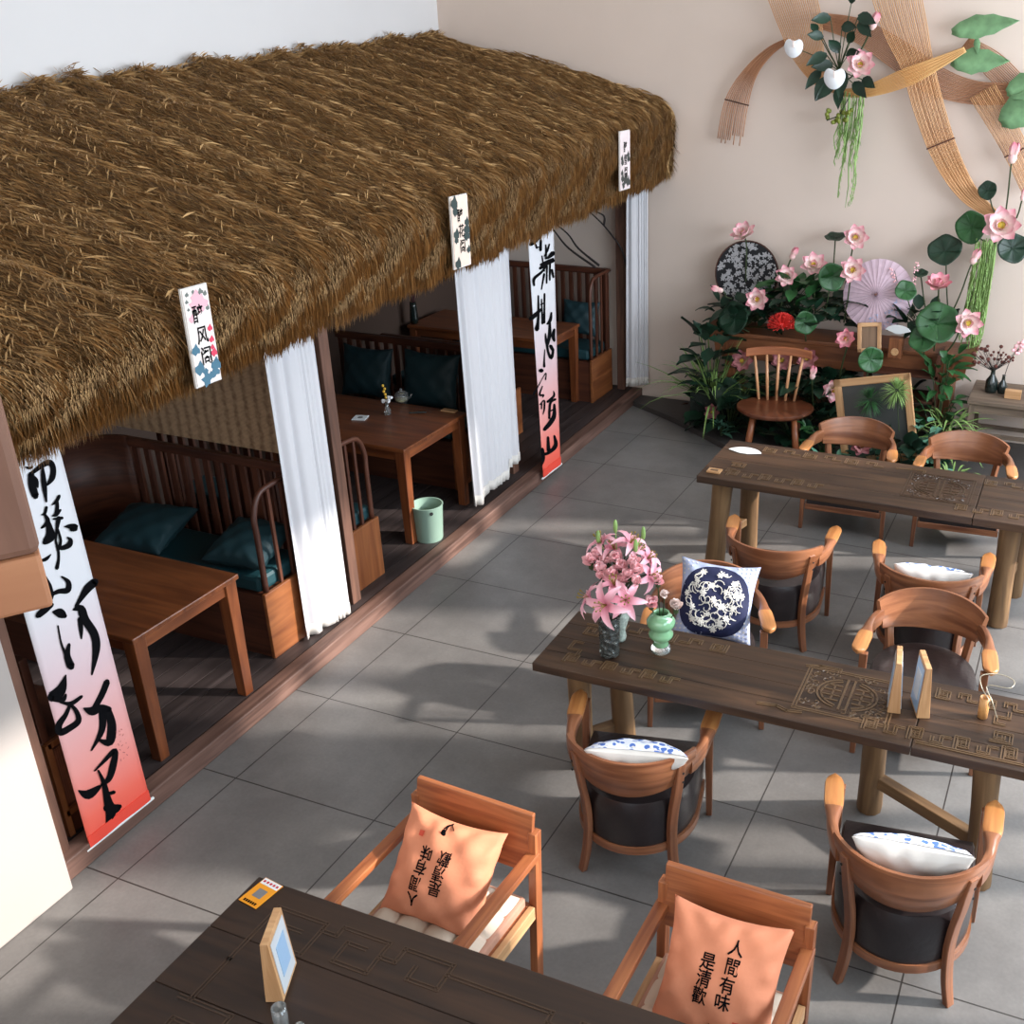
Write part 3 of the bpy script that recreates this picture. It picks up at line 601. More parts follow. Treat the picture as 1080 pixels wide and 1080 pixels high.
# ================================================================== BENCHES
def bench(x0, x1, yb, dirn, zt, label, arch=True, corner=False, depth=.42, seatcol=True, slats=True):
    """yb: plane of the back, dirn: -1 seat in front at smaller y"""
    t = thing('slatted_bench', label, 'bench', ((x0+x1)/2, yb, DZ), 0, 'wooden booth benches'); I = Matrix.Translation((-(x0+x1)/2, -yb, -DZ)); d = dirn
    yf = yb+d*depth
    m = MB(); m.box(((x0+x1)/2, (yb+yf)/2, DZ+.2), (x1-x0, depth, .40)); m.tr(I).build('seat_box', M_bench, t, bevel=.004)
    m = MB(); m.box((x1+.012, (yb+yf)/2, DZ+.21), (.024, depth+.02, .42)); m.tr(I).build('end_panel', M_benchL, t, bevel=.004)
    m = MB(); m.box(((x0+x1)/2, yb-d*.0, zt-.03), (x1-x0, .045, .06)); m.tr(I).build('top_rail', M_bench, t, bevel=.012)
    n = int((x1-x0)/.088)
    for i in range(n):
        x = x0+(i+.5)*(x1-x0)/n
        m = MB(); m.box((x, yb-d*.0, (zt+DZ+.4)/2-.02), (.042, .022, zt-DZ-.44)); m.tr(I).build('slat', M_bench, t, bevel=.003)
    m = MB(); m.box((x1-.03, yb, (zt+DZ)/2), (.05, .05, zt-DZ)); m.tr(I).build('corner_post', M_bench, t, bevel=.006)
    if arch:
        # rounded slatted end railing above the end panel
        za, zt2 = DZ+.42, zt-.02; ya, yc = yf-d*.03, yb-d*.03
        pts = smoothline([(x1, ya, za), (x1, ya, za+.35), (x1, ya-d*.0, zt2-.14), (x1, ya-d*.05, zt2-.03), (x1, ya-d*.15, zt2), (x1, yc, zt2)], 5)
        m = MB(); m.tube(pts, .017, 8); m.tr(I).build('end_rail', M_bench, t, smooth=True)
        for q in (.3, .55, .8):
            y = ya+(yc-ya)*q; m = MB(); m.box((x1, y, (za+zt2)/2), (.018, .022, zt2-za)); m.tr(I).build('spindle', M_bench, t, bevel=.003)
    if corner:
        m = MB(); m.grid(lambda a, b: Vector((x0-.30*math.sin(a*PI/2)+.0, yb+d*(.30-.30*math.cos(a*PI/2)), DZ+.4+(zt-DZ-.4)*b)), 10, 1)
        m.tr(I).build('corner_panel', M_bench, t, smooth=True, solid=.03)
        xs = x0-.30; m = MB(); m.box((xs, yb+d*.65, zt-.03), (.045, .7, .06)); m.tr(I).build('side_rail', M_bench, t, bevel=.012)
        for i in range(8):
            y = yb+d*(.34+.085*i); m = MB(); m.box((xs, y, (zt+DZ+.4)/2), (.022, .03, zt-DZ-.44)); m.tr(I).build('slat', M_bench, t, bevel=.003)
        m = MB(); m.box((xs+.2, yb+d*.5, DZ+.2), (.4, 1.0, .4)); m.tr(I).build('side_seat', M_bench, t)
    if seatcol:
        m = MB(); m.box(((x0+x1)/2, (yb+yf)/2+d*.02, DZ+.46), (x1-x0-.04, depth-.06, .10)); m.tr(I).build('seat_cushion', M_tealseat, t, bevel=.025)
    return t
bench(-5.35, -4.05, 4.58, -1, 1.14, 'dark slatted bench with a rounded end rail, in the booth nearest the front', True, True, .44)
bench(-5.5, -4.08, 4.92, 1, 1.13, 'slatted bench with arched end rail just right of the narrow curtain', True, False, .34)
bench(-5.7, -4.35, 7.12, -1, 1.14, 'dark bench with teal back cushions behind the middle booth table', False, False, .46)
bench(-5.75, -4.25, 9.42, -1, 1.30, 'dark slatted bench at the far wall of the last booth', True, False, .45)
bench(-5.6, -4.5, 7.6, 1, 1.0, 'low dark bench back in the farthest booth, hidden side of the last table', False, False, .4)
# near bench with rattan panel behind the tall banner
t = thing('rattan_bench', 'dark wooden bench end with a woven rattan panel left of the tall banner', 'bench', (-4.35, 2.72, DZ))
MB().box((0, 0, .26), (.9, .34, .52)).build('seat_box', M_bench, t, bevel=.004)
MB().box((0, -.14, .72), (.9, .04, .44)).build('back_panel', M_bench, t, bevel=.004)
m = MB(); m.grid(lambda a, b: Vector((.4525, -.13+.26*a, .16+.3*b)), 1, 1, uvf=lambda a, b: (a*.26, b*.3)); m.build('rattan_panel', M_rattan, t)
m = MB(); m.box((.46, -.15, .26), (.02, .03, .5)); m.box((.46, .15, .26), (.02, .03, .5)); m.box((.46, 0, .5), (.02, .3, .03)); m.box((.46, 0, .13), (.02, .3, .03)); m.build('panel_frame', M_benchL, t)
# woven blind between first and second booth
m = MB(); m.grid(lambda a, b: Vector((-.95+1.7*a, 0, .0+1.15*b)), 2, 2, uvf=lambda a, b: (a*1.7, b*1.15))
tag(m.build('woven_blind', M_blind, solid=.012, loc=(-4.9, 4.66, 1.16)), 'brown woven bamboo blind hanging above the nearest bench back', 'blind')

# ================================================================== PILLOWS
def pillow_z(u, v, t): return t*(max(0, (1-u*u)*(1-v*v)))**.42
def pillow_pt(u, v, w_, h_, t, side, seed=0, wr=1.0):
    x = w_/2*u*(1-.11*(1-v*v)*abs(u)**2); y = h_/2*v*(1-.11*(1-u*u)*abs(v)**2)
    z = pillow_z(u, v, t/2)
    edge = (1-max(abs(u), abs(v)))
    z += wr*.006*math.sin(9*u+seed)*math.sin(7*v+1.3*seed)*min(1, edge*3)
    z += wr*.012*math.sin(math.atan2(v, u)*15+seed*2)*max(0, .75-edge*2.2)*min(1, edge*7)
    return Vector((x, y, side*z))
def pillow_mb(w_, h_, t, seed=0, wr=1.0, n=28):
    m = MB()
    def f(side): return lambda a, b: pillow_pt(math.sin((a-.5)*PI)*.35+(2*a-1)*.65, math.sin((b-.5)*PI)*.35+(2*b-1)*.65, w_, h_, t, side, seed, wr)
    m.grid(f(1), n, n); m.grid(f(-1), n, n); return m
def pillow(name, mat, w_, h_, t, c, zdir, xhint, label, cat='cushion', group=None, seed=0, wr=1.0):
    o = pillow_mb(w_, h_, t, seed, wr).build(name, mat, smooth=True, loc=c); R = look(zdir, xhint); o.rotation_euler = R.to_euler(); tag(o, label, cat, group)
    return o
G = 'teal cushions in the booths'
pillow('teal_cushion', M_teal, .46, .46, .18, (-5.02, 4.28, .70), (0.05, -.2, 1), (1, .2, 0), 'dark teal cushion lying at the left on the nearest bench', 'cushion', G, 1)
pillow('teal_cushion', M_teal, .40, .40, .18, (-4.28, 4.34, .71), (0.05, -.25, 1), (1, .1, 0), 'dark teal cushion on the nearest bench next to the arched end rail', 'cushion', G, 2)
pillow('teal_cushion', M_teal, .48, .42, .16, (-5.28, 6.93, .88), (0, -1, .25), (1, 0, 0), 'teal back cushion left of the flower vase in the middle booth', 'cushion', G, 3)
pillow('teal_cushion', M_teal, .52, .46, .16, (-4.68, 6.93, .88), (0, -1, .25), (1, 0, 0), 'teal back cushion next to the wide curtain in the middle booth', 'cushion', G, 4)
pillow('teal_cushion', M_teal, .38, .34, .14, (-4.48, 9.26, .84), (.1, -1, .3), (1, 0, 0), 'teal cushion in the farthest booth against the slatted bench', 'cushion', G, 5)
# ================================================================== LONG TABLES
def key_unit(u, v, w_, h_, f=1):
    """one angular spiral of the fret border"""
    P = [(0, 0), (0, 1), (.82, 1), (.82, .22), (.3, .22), (.3, .62), (.55, .62)]
    return [(u+a*w_, v+f*b*h_) for a, b in P]
def line_mb(m, pts, Z, w_=.005, h_=.008, gap=.012):
    """double carved line along a polyline in the table plane"""
    for s in (-1, 1):
        for a, b in zip(pts[:-1], pts[1:]):
            a = Vector((a[0], a[1])); b = Vector((b[0], b[1])); d = (b-a)
            if d.length < 1e-5: continue
            n = Vector((-d.y, d.x)).normalized()*gap/2*s; d = d.normalized()*gap/2
            m.bar((a.x+n.x-d.x*s*0-d.x, a.y+n.y-d.y, Z), (b.x+n.x+d.x, b.y+n.y+d.y, Z), w_, h_)
def fret_run(m, a, b, Z, n, h_, f=1, **k):
    """keys alternating along a->b (2-D), h_ to one side"""
    a = Vector(a); b = Vector(b); ex = (b-a).normalized(); ey = Vector((-ex.y, ex.x)); L_ = (b-a).length
    for i in range(n):
        uw = L_/n; pts = key_unit(i*uw+uw*.1, 0, uw*.62, h_, f) if i % 2 == 0 else [(i*uw+uw*.1, f*h_*.55), (i*uw+uw*.1, f*h_*.1), (i*uw+uw*.5, f*h_*.1), (i*uw+uw*.5, f*h_*.75), (i*uw+uw*.85, f*h_*.75)]
        line_mb(m, [tuple(a+ex*p+ey*q) for p, q in pts], Z, **k)
        if i < n-1 and i % 2 == 1: pass
def shou_panel(m, c, w_, h_, Z, seed):
    """square carved panel: round longevity sign among scrolls"""
    R_ = random.Random(seed); x0, y0 = c[0]-w_/2, c[1]-h_/2
    for pts in ([(x0, y0), (x0+w_, y0), (x0+w_, y0+h_), (x0, y0+h_), (x0, y0)],): line_mb(m, pts, Z, .007, .004, .014)
    r = min(w_, h_)*.34; cx, cy = c; sx = 1.15
    def arc(rr, a0, a1): return [(cx+rr*sx*math.cos(a0+(a1-a0)*i/10), cy+rr*math.sin(a0+(a1-a0)*i/10)) for i in range(11)]
    for rr in (r, r*.86):
        for s in (0, PI): m.sweep([0, 0], [[(0, 0, 0)]], cap=False) if False else None
        for (a0, a1) in ((-1.25, 1.25), (PI-1.25, PI+1.25)):
            p = arc(rr, a0, a1)
            for a, b in zip(p[:-1], p[1:]): m.bar((*a, Z), (*b, Z), .008, .006)
    for dx in (-.016, .016): m.bar((cx+dx, cy-r*1.05, Z), (cx+dx, cy+r*1.05, Z), .010, .007)
    for dy in (-.5, -.18, .18, .5):
        for s in (-1, 1): m.bar((cx+s*.03, cy+dy*r, Z), (cx+s*(r*sx*.86*math.sqrt(1-dy*dy)), cy+dy*r, Z), .008, .006)
    for s in (-1, 1): m.bar((cx+s*r*.55, cy-r*.5, Z), (cx+s*r*.55, cy+r*.5, Z), .008, .006)
    n = 0
    while n < 60:
        x = x0+.02+R_.random()*(w_-.04); y = y0+.02+R_.random()*(h_-.04)
        if ((x-cx)/sx)**2+(y-cy)**2 < (r*1.12)**2: continue
        a0 = R_.random()*6.3; q = R_.choice((-1, 1)); k_ = .011+.012*R_.random()
        pts = [(x+k_*(1-i/9)*math.cos(a0+q*i*.62), y+k_*(1-i/9)*math.sin(a0+q*i*.62), Z) for i in range(8)]
        m.tube(pts, .0032, 5); n += 1
def slab(t, x0, x1, y0, y1, Z, th, mat, seams=(), seed=0):
    """plank top with a slightly wavering edge"""
    R_ = random.Random(seed); xs = [x0]+list(seams)+[x1]; planks = 4
    m = MB()
    for k_ in range(len(xs)-1):
        for j in range(planks):
            a, b = xs[k_]+(.002 if k_ else 0), xs[k_+1]-(.002 if k_ < len(xs)-2 else 0)
            ya, yb = y0+(y1-y0)*j/planks+(.0008 if j else 0), y0+(y1-y0)*(j+1)/planks-(.0008 if j < planks-1 else 0)
            dz = 0
            m.box(((a+b)/2, (ya+yb)/2, Z-th/2), (b-a, yb-ya, th))
    return m.build('tabletop', mat, t, bevel=.004)
def log_leg(t, b, tp, r, mat, n=10, square=False):
    m = MB(); b = Vector(b); tp = Vector(tp); pts = [b.lerp(tp, q) for q in (0, .03, .3, .6, .85, 1)]
    rr = [r*.96, r*1.0, r*.94, r*.92, r*.98, r*1.02]
    m.tube(pts, rr, n); return m.build('leg', mat, t, auto=.7)

# --- middle table
TB = thing('long_table', 'long weathered dark carved wood table in the middle, vases at its left end', 'table', (-1.0, 4.04, 0), 0)
TB.rotation_euler.z = math.radians(.8)
slab(TB, -1.12, 1.3, -.27, .25, .76, .045, M_table, (.62,), 1)
Z = .7605
m = MB()
fret_run(m, (-1.02, .16), (-1.02, -.18), Z, 2, .09, 1); fret_run(m, (-1.0, -.20), (-.42, -.20), Z, 6, .06, 1); fret_run(m, (-.3, .2), (-.95, .2), Z, 5, .06, 1)
line_mb(m, [(.08, .17), (.14, .19), (.23, .19), (.23, .16)], Z); line_mb(m, [(-.05, -.2), (.03, -.19), (.08, -.21), (.14, -.2)], Z)
fret_run(m, (.66, .20), (1.24, .20), Z, 6, -.07, 1); fret_run(m, (.40, -.215), (1.25, -.215), Z, 9, .08, 1); fret_run(m, (.92, -.12), (.92, .14), Z, 2, -.08); fret_run(m, (1.25, -.16), (1.25, .18), Z, 3, .07, 1)
line_mb(m, [(.64, -.23), (1.22, -.23)], Z)
m.build('fret_carving', M_carve, TB)
m = MB(); shou_panel(m, (.30, .0), .40, .34, Z, 3); m.build('carved_panel', M_carve, TB)
for (b, tp) in (((-1.02, .03, 0), (-.98, -.06, .72)), ((-.86, .22, 0), (-.86, .14, .72)), ((.42, .22, 0), (.42, .16, .72)), ((.96, -.10, 0), (.92, -.08, .72))):
    log_leg(TB, b, tp, .062, M_leg)
for q in (((-1.02, .02, .17), (-.86, .22, .17), .05, .05), ((-.98, -.1, .68), (-.86, .2, .68), .07, .07), ((.43, .2, .2), (.96, -.08, .2), .055, .06), ((.42, .2, .68), (.94, -.1, .68), .07, .07)): MB().bar(*q).build('stretcher', M_leg, TB, bevel=.005)

# --- far table
TC = thing('long_table', 'long weathered wood table nearest the plants, white paper fan on its left corner', 'table', (-1.0, 6.52, 0), 0)
slab(TC, -1.17, 1.4, -.36, .35, .76, .05, M_table, (.58,), 2)
m = MB(); 
fret_run(m, (-.9, .29), (-.05, .29), Z, 6, -.08); fret_run(m, (-1.02, -.05), (-1.02, -.28), Z, 2, .09); fret_run(m, (-1.0, -.28), (-.35, -.28), Z, 6, .09)
line_mb(m, [(.02, .25), (.12, .27), (.2, .27), (.2, .23)], Z); fret_run(m, (.58, .27), (1.3, .27), Z, 6, -.08); fret_run(m, (.46, -.28), (1.3, -.28), Z, 8, .08)
m.build('fret_carving', M_carve, TC)
m = MB(); shou_panel(m, (.33, .02), .40, .40, Z, 5); m.build('carved_panel', M_carveD, TC)
for (b, tp) in (((-1.08, -.22, 0), (-1.04, -.18, .72)), ((-.97, .2, 0), (-.95, .15, .72)), ((.80, -.22, 0), (.80, -.16, .72)), ((.85, .22, 0), (.85, .15, .72))):
    log_leg(TC, b, tp, .07, M_leg)
for q in (((-1.07, -.2, .25), (-.97, .18, .25), .06, .06), ((.8, -.2, .25), (.84, .2, .25), .06, .06), ((-1.03, -.2, .67), (-.95, .2, .67), .08, .08), ((.8, -.2, .67), (.84, .2, .67), .08, .08)): MB().bar(*q).build('stretcher', M_leg, TC, bevel=.005)

# --- near table
TA = thing('long_table', 'very dark carved wooden table in the front foreground cut off by the lower edge', 'table', (-1.2, 1.72, 0), 0)
slab(TA, -1.16, 1.5, -.52, .45, .76, .05, M_tabledark, (), 3)
ka = dict(w_=.0045, h_=.003, gap=.012)
m = MB()
line_mb(m, [(-1.0, .36), (-1.0, .12)], Z, **ka); line_mb(m, [(-1.0, .36), (-.80, .36), (-.80, .22), (-.93, .22), (-.93, .30), (-.86, .30)], Z, **ka)
line_mb(m, [(-.80, .33), (-.74, .33), (-.74, .37), (-.56, .37), (-.56, .24), (-.69, .24), (-.69, .32), (-.62, .32)], Z, **ka)
line_mb(m, [(-.56, .31), (-.50, .31), (-.50, .37), (-.32, .37), (-.32, .27), (-.43, .27), (-.43, .32)], Z, **ka)
line_mb(m, [(-.32, .33), (.05, .33), (.05, .29), (.15, .29), (.15, .33), (.7, .33)], Z, **ka)
line_mb(m, [(-1.0, .12), (-1.0, -.05)], Z, **ka); line_mb(m, [(-1.04, -.05), (-.84, -.05), (-.84, -.22), (-1.0, -.22), (-1.0, -.12), (-.9, -.12)], Z, **ka)
line_mb(m, [(.1, .08), (.35, .08), (.35, -.25)], Z, **ka)
m.build('fret_carving', M_carveD, TA)
for (b, tp) in (((-.95, .3, 0), (-.95, .25, .72)), ((-.95, -.35, 0), (-.95, -.3, .72)), ((.95, .3, 0), (.95, .25, .72)), ((.95, -.35, 0), (.95, -.3, .72))): log_leg(TA, b, tp, .06, M_leg)

# ================================================================== ROUND ARMCHAIRS
def round_armchair(label, loc, rz):
    t = thing('round_armchair', label, 'chair', loc, rz, 'round backed wooden armchairs')
    a_, b_, y0, db = .30, .35, -.03, .318
    def path(ph, dr=0, dz=0):   # ph in degrees, beyond 90 runs straight forward along the arm
        s = 1 if ph >= 0 else -1; q = abs(ph)
        if q <= 90: r = math.radians(q); return Vector((s*(a_+dr)*math.sin(r), y0-(b_+dr)*math.cos(r), 0)), Vector((s*math.sin(r)/a_, -math.cos(r)/b_, 0)).normalized()
        f = (q-90)/100; return Vector((s*(a_+dr+.02*f), y0+f*.24, 0)), Vector((s, -.08, 0)).normalized()
    # backrest plate
    pts = []; secs = []
    for i in range(25):
        ph = -60+120*i/24; e = abs(ph)/60; p, n = path(ph)
        zt = .71-.02*e**2; zb_ = .495+.045*e**2; zm = (zt+zb_)/2; lean = .022; th_ = .013
        def P(z, o): return Vector((p.x, p.y, z))+n*(o+lean*(z-.61)/.1)
        secs.append([P(zb_, -th_*.7), P(zb_+.02, th_), P(zm, th_*1.1), P(zt-.014, th_), P(zt, th_*.5), P(zt, -th_*.6), P(zm, -th_*1.1), P(zb_+.01, -th_)]); pts.append(p)
    m = MB(); m.sweep(pts, secs); m.build('backrest', M_chair, t, auto=.9)
    for s in (-1, 1):
        pts = []; secs = []
        for i in range(20):
            q = i/19; ph = s*(57+133*q); p, n = path(ph)
            f = min(1, max(0, (q-.08)/.42)); f = f*f*(3-2*f)
            hw = .019+.021*f; hh = .046+(.012-.046)*f; zc = .598+.02*f
            if q > .8: hw *= math.sqrt(max(.02, 1-((q-.8)/.2)**2))
            if q < .04: hh *= .92
            nn = n*s*s; up = Vector((0, 0, 1)); c = Vector((p.x, p.y, zc))
            ring = [c+nn*hw*math.copysign(abs(math.cos(a))**.55, math.cos(a))+up*hh*math.copysign(abs(math.sin(a))**.55, math.sin(a)) for a in [2*PI*j/12 for j in range(12)]]
            secs.append(ring if s > 0 else ring[::-1]); pts.append(p)
        MB().sweep(pts[:8], secs[:8]).build('arm_rail', M_chair, t, auto=.9)
        MB().sweep(pts[7:], secs[7:]).build('armrest', M_padlit, t, auto=.9)
        # rear sabre leg
        n = path(s*45)[1]; tg = Vector((-n.y, n.x, 0))
        prof = smoothline([(.0, .02), (.12, -.005), (.26, -.015), (.38, -.005), (.48, .012), (.58, .026), (.655, .038)], 4); secs = []
        p0, _ = path(s*45)
        for (z, o) in prof:
            c = Vector((p0.x, p0.y, z))+n*(o-.018+.0); wd = .022 if z < .7 else .016; wd *= (1.0 if z > .1 else .85+1.5*z)
            secs.append([c-tg*wd-n*.014, c+tg*wd-n*.014, c+tg*wd+n*.014, c-tg*wd+n*.014])
        MB().sweep([s_[0] for s_ in secs], secs).build('rear_leg', M_chair, t, bevel=.004)
        MB().bar((s*.29, .175, .60), (s*.30, .19, 0), .04, .034, (0, 1, 0), .028, .028).build('front_leg', M_chair, t, bevel=.004)
        m = MB()
        for z in (.57, .615): m.lathe([(.0, .002), (.006, .002), (.006, 0)], 8, Vector((p0.x, p0.y, z))+n*.036, R=look(n, (0, 0, 1)))
        m.build('screw', M_dark, t)
    def D(r, k_, n_=22):
        out = [(r, .19)]+[(r*math.sin(math.radians(90-180*i/n_)), y0-(db-(a_-r))*math.cos(math.radians(90-180*i/n_))) for i in range(n_+1)]+[(-r, .19)]
        return out
    # seat drum
    rings = []
    for (r, z) in ((.258, .195), (.267, .22), (.27, .32), (.268, .39), (.256, .425), (.215, .44), (.1, .447)):
        sc = r/.27; rings.append([Vector((x*sc, (y+.04)*sc-.04 if z > .40 else y, z)) for x, y in D(.27, 0)])
    m = MB(); m.sweep([Vector((0, 0, r[0].z)) for r in rings], rings); m.build('seat_cushion', M_leather, t, auto=.8)
    m = MB(); o_, i_ = D(.277, 0), D(.252, 0)
    secs = [[Vector((*a, .16)), Vector((*a, .20)), Vector((*b, .20)), Vector((*b, .16))] for a, b in zip(o_, i_)]
    m.sweep([s_[0] for s_ in secs], secs); m.build('seat_rail', M_chair, t, auto=.9)
    MB().box((0, .185, .18), (.55, .024, .045)).build('front_rail', M_chair, t, bevel=.003)
    return t
P_ = round_armchair('round armchair seen from behind, blue edged cushion, near left of the middle table', (-1.54, 3.68, 0), math.radians(12))
C7 = [('round armchair seen from behind at the lower right, plump white cushion', (-.31, 3.49, 0), 7),
      ('empty round armchair, back to the viewer, near left side of the far table', (-1.49, 5.78, 0), 7),
      ('round armchair, back to the viewer, near right side of the far table', (-.58, 5.76, 0), 6),
      ('empty armchair facing the viewer behind the middle table, its dark seat shining', (-.47, 4.88, 0), 184),
      ('empty armchair facing the viewer beyond the far table, left one of two', (-1.42, 7.42, 0), 183),
      ('empty armchair facing the viewer beyond the far table, at the right edge', (-.60, 7.42, 0), 184),
      ('armchair facing the viewer holding the navy flower cushion, beside the pink bouquets', (-1.60, 4.76, 0), 200)]
for lb, loc, a in C7: dup(P_, loc, math.radians(a), lb)

# ================================================================== SQUARE ARMCHAIRS
def square_armchair(label, loc, rz):
    t = thing('square_armchair', label, 'chair', loc, rz, 'square wooden armchairs'); hw = .265
    m = MB(); m.bar((-.28, -.265, .63), (.28, -.265, .63), .02, .0001) if False else None
    MB().hexa([(-.262, -.262, .56), (-.262, -.240, .56), (-.262, -.285, .80), (-.262, -.307, .80), (.262, -.262, .56), (.262, -.240, .56), (.262, -.285, .80), (.262, -.307, .80)]).build('back_board', M_sq, t, bevel=.004)
    for s in (-1, 1):
        MB().bar((s*hw, -.245, 0), (s*(hw), -.285, .73), .034, .045, (0, 1, 0)).build('rear_leg', M_sq, t, bevel=.003)
        MB().bar((s*hw, .235, 0), (s*hw, .235, .615), .034, .045, (0, 1, 0)).build('front_leg', M_sq, t, bevel=.003)
        MB().box((s*hw, -.005, .628), (.048, .54, .03)).build('armrest', M_sq, t, bevel=.003)
        MB().box((s*hw, 0, .37), (.026, .48, .06)).build('side_rail', M_pale, t, bevel=.003)
    m = MB(); m.box((0, .235, .37), (.5, .026, .06)); m.box((0, -.24, .37), (.5, .026, .06)); m.box((0, 0, .385), (.5, .46, .02)); m.build('seat_frame', M_sq, t, bevel=.003)
    m = MB()
    def top(a, b):
        x, y = -.24+.48*a, -.235+.48*b; e = min(a, 1-a, b, 1-b)
        tu = abs(math.sin(a*4*PI))**.5*abs(math.sin(b*4*PI))**.5
        return Vector((x, y, .43+.018*min(1, e*12)+.03*tu*min(1, e*9)))
    m.grid(top, 48, 48); m.build('seat_cushion', M_cream, t, smooth=True)
    MB().box((0, .005, .415), (.485, .485, .05)).build('cushion_side', M_padside, t, bevel=.012)
    return t
Q1 = square_armchair('square wooden armchair holding the orange pillow with upside down writing, left of its twin', (-1.87, 2.50, 0), math.radians(177))
dup(Q1, (-.79, 2.44, 0), math.radians(179), 'square wooden armchair with an upright orange pillow at the bottom edge of the view')

# ================================================================== DECORATED PILLOWS
def surf_text(m, chars, w_, h_, t, seed, size, flip):
    for (ch, u, v) in chars:
        vs, fs = text_mesh(ch, size)
        pts = []
        for x, y, z in vs:
            X, Y = x*.9+u, y+v
            if flip: X, Y = -X, -Y
            uu, vv = max(-.98, min(.98, X/(w_/2))), max(-.98, min(.98, Y/(h_/2)))
            p = pillow_pt(uu, vv, w_, h_, t, 1, seed); pts.append(p+Vector((0, 0, .003)))
        m.add(pts, fs)
    return m
def orange_pillow(c, zd, xh, flip, seed, label):
    o = pillow('orange_pillow', M_orange, .42, .41, .20, c, zd, xh, label, 'cushion', 'orange calligraphy pillows', seed, 1.5)
    m = MB(); sgn = 1
    chars = [('人', .05, .11), ('間', .052, .05), ('有', .048, -.01), ('味', .042, -.065), ('是', -.03, .045), ('清', -.032, -.01), ('歡', -.036, -.066)]
    surf_text(m, chars, .42, .41, .20, seed, .058, flip); m.build('lettering', M_ink, o)
    m = MB(); 
    q = [(.085, -.135), (.108, -.133), (.107, -.112), (.086, -.112)]; P = []
    for X, Y in q:
        if flip: X, Y = -X, -Y
        P.append(pillow_pt(X/.21, Y/.205, .42, .41, .20, 1, seed)+Vector((0, 0, .004)))
    m.add(P, [(0, 1, 2, 3)]); m.build('seal', M_redink, o)
    m = MB()
    for (a, b, w0) in (((.0, -.2), (.012, -.15), .003), ((.0, -.2), (-.02, -.175), .002), ((.0, -.195), (.022, -.17), .003)):
        pts = []
        for i in range(6):
            X, Y = a[0]+(b[0]-a[0])*i/5+.004*math.sin(i), a[1]+(b[1]-a[1])*i/5
            if flip: X, Y = -X, -Y
            pts.append(pillow_pt(X/.21, Y/.205, .42, .41, .20, 1, seed)+Vector((0, 0, .002)))
        m.tube(pts, w0*.8, 5)
    if flip: m.ball(pillow_pt(-.01/.21, .15/.205, .42, .41, .20, 1, seed)+Vector((0, 0, .002)), .014, 8, 6, (.8, 1.2, .3))
    m.build('painted_sprig', M_ink, o)
    return o
orange_pillow((-1.88, 2.58, .595), (.02, -1, .8), (1, -.05, 0), True, 3, 'orange pillow on the left square armchair, its calligraphy upside down')
orange_pillow((-.765, 2.51, .61), (.0, -1, .75), (1, 0, 0), False, 5, 'orange pillow on the bottom edge armchair, its calligraphy the right way up')
def navy_pillow(c, zd, xh, seed, label, side=1):
    W, Hh, T = .43, .43, .18
    o = pillow('patterned_pillow', M_palecl if side > 0 else M_white, W, Hh, T, c, zd, xh, label, 'cushion', 'blue and white pillows', seed)
    def sp(X, Y, lift=.003): return pillow_pt(max(-.985, min(.985, X/(W/2))), max(-.985, min(.985, Y/(Hh/2))), W, Hh, T, 1, seed)+Vector((0, 0, lift))
    m = MB(); N_ = 16
    def disc(a, b):
        r = .208*a; th_ = b*2*PI; return sp(-.01+r*math.cos(th_)*.98, -.012+r*math.sin(th_)*1.0, .003)
    m.grid(disc, N_, 40); m.build('navy_field', M_navy, o, smooth=True)
    m = MB(); R_ = random.Random(seed)
    def vine(pts, r=.0022):
        pts = [sp(x-.015, y, .005) for x, y in pts]; m.tube(pts, r, 5)
    def flower(x, y, s):
        k_ = 6
        P = []
        for i in range(2*k_*2):
            a = i*2*PI/(4*k_); rr = s*(.55+.45*abs(math.cos(a*k_/2))); P.append(sp(x-.015+rr*math.cos(a), y+rr*math.sin(a), .0065))
        m.add([sp(x-.015, y, .0068)]+P, [(0, i+1, (i+1) % len(P)+1) for i in range(len(P))])
    fl = [(.05, -.03), (.12, .04), (-.02, -.08), (.06, .05), (-.06, .03), (-.07, .15), (.08, -.09), (-.1, -.12), (.02, -.17), (.0, .0), (.1, .1), (-.1, .09), (-.11, -.05), (.02, .14), (.11, -.03), (.05, -.12), (-.05, -.13), (-.02, .075), (-.155, .02), (.155, .04)]
    for (x, y) in fl: flower(x, y, .016+.006*R_.random())
    for i, (x, y) in enumerate(fl):
        for q in range(3):
            a0 = R_.random()*6.28; cx, cy = x+.035*math.cos(a0), y+.035*math.sin(a0); s = R_.choice((-1, 1))
            pts = [(cx+(.034*(1-k_/16))*math.cos(a0+s*k_*.42), cy+(.034*(1-k_/16))*math.sin(a0+s*k_*.42)) for k_ in range(14)]
            pts = [(px_, py_) for px_, py_ in pts if px_*px_+py_*py_ < .17**2]
            if len(pts) > 3:
                vine(pts)
                for k_ in (5,):
                    if k_ < len(pts): flower(pts[k_][0], pts[k_][1], .007)
    m.build('flower_vines', M_vine, o)
    m = MB()
    for i in range(17):
        for j in range(17):
            X, Y = (-.2+.4*i/16), (-.2+.4*j/16)
            if ((X+.015)/1.0)**2+(Y/1.08)**2 > .208**2 and abs(X) < .205 and abs(Y) < .205:
                P = [sp(X+.006*math.cos(a*PI/3), Y+.006*math.sin(a*PI/3), .0045) for a in range(6)]; m.add(P, [tuple(range(6))])
    m.build('dotted_corners', M_white if side > 0 else M_blue, o)
    return o
navy_pillow((-1.58, 4.84, .635), (.30, -.9, .6), (1, .36, -.16), 2, 'pillow with navy circle of cream flowers and vines, on the chair beside the bouquets')
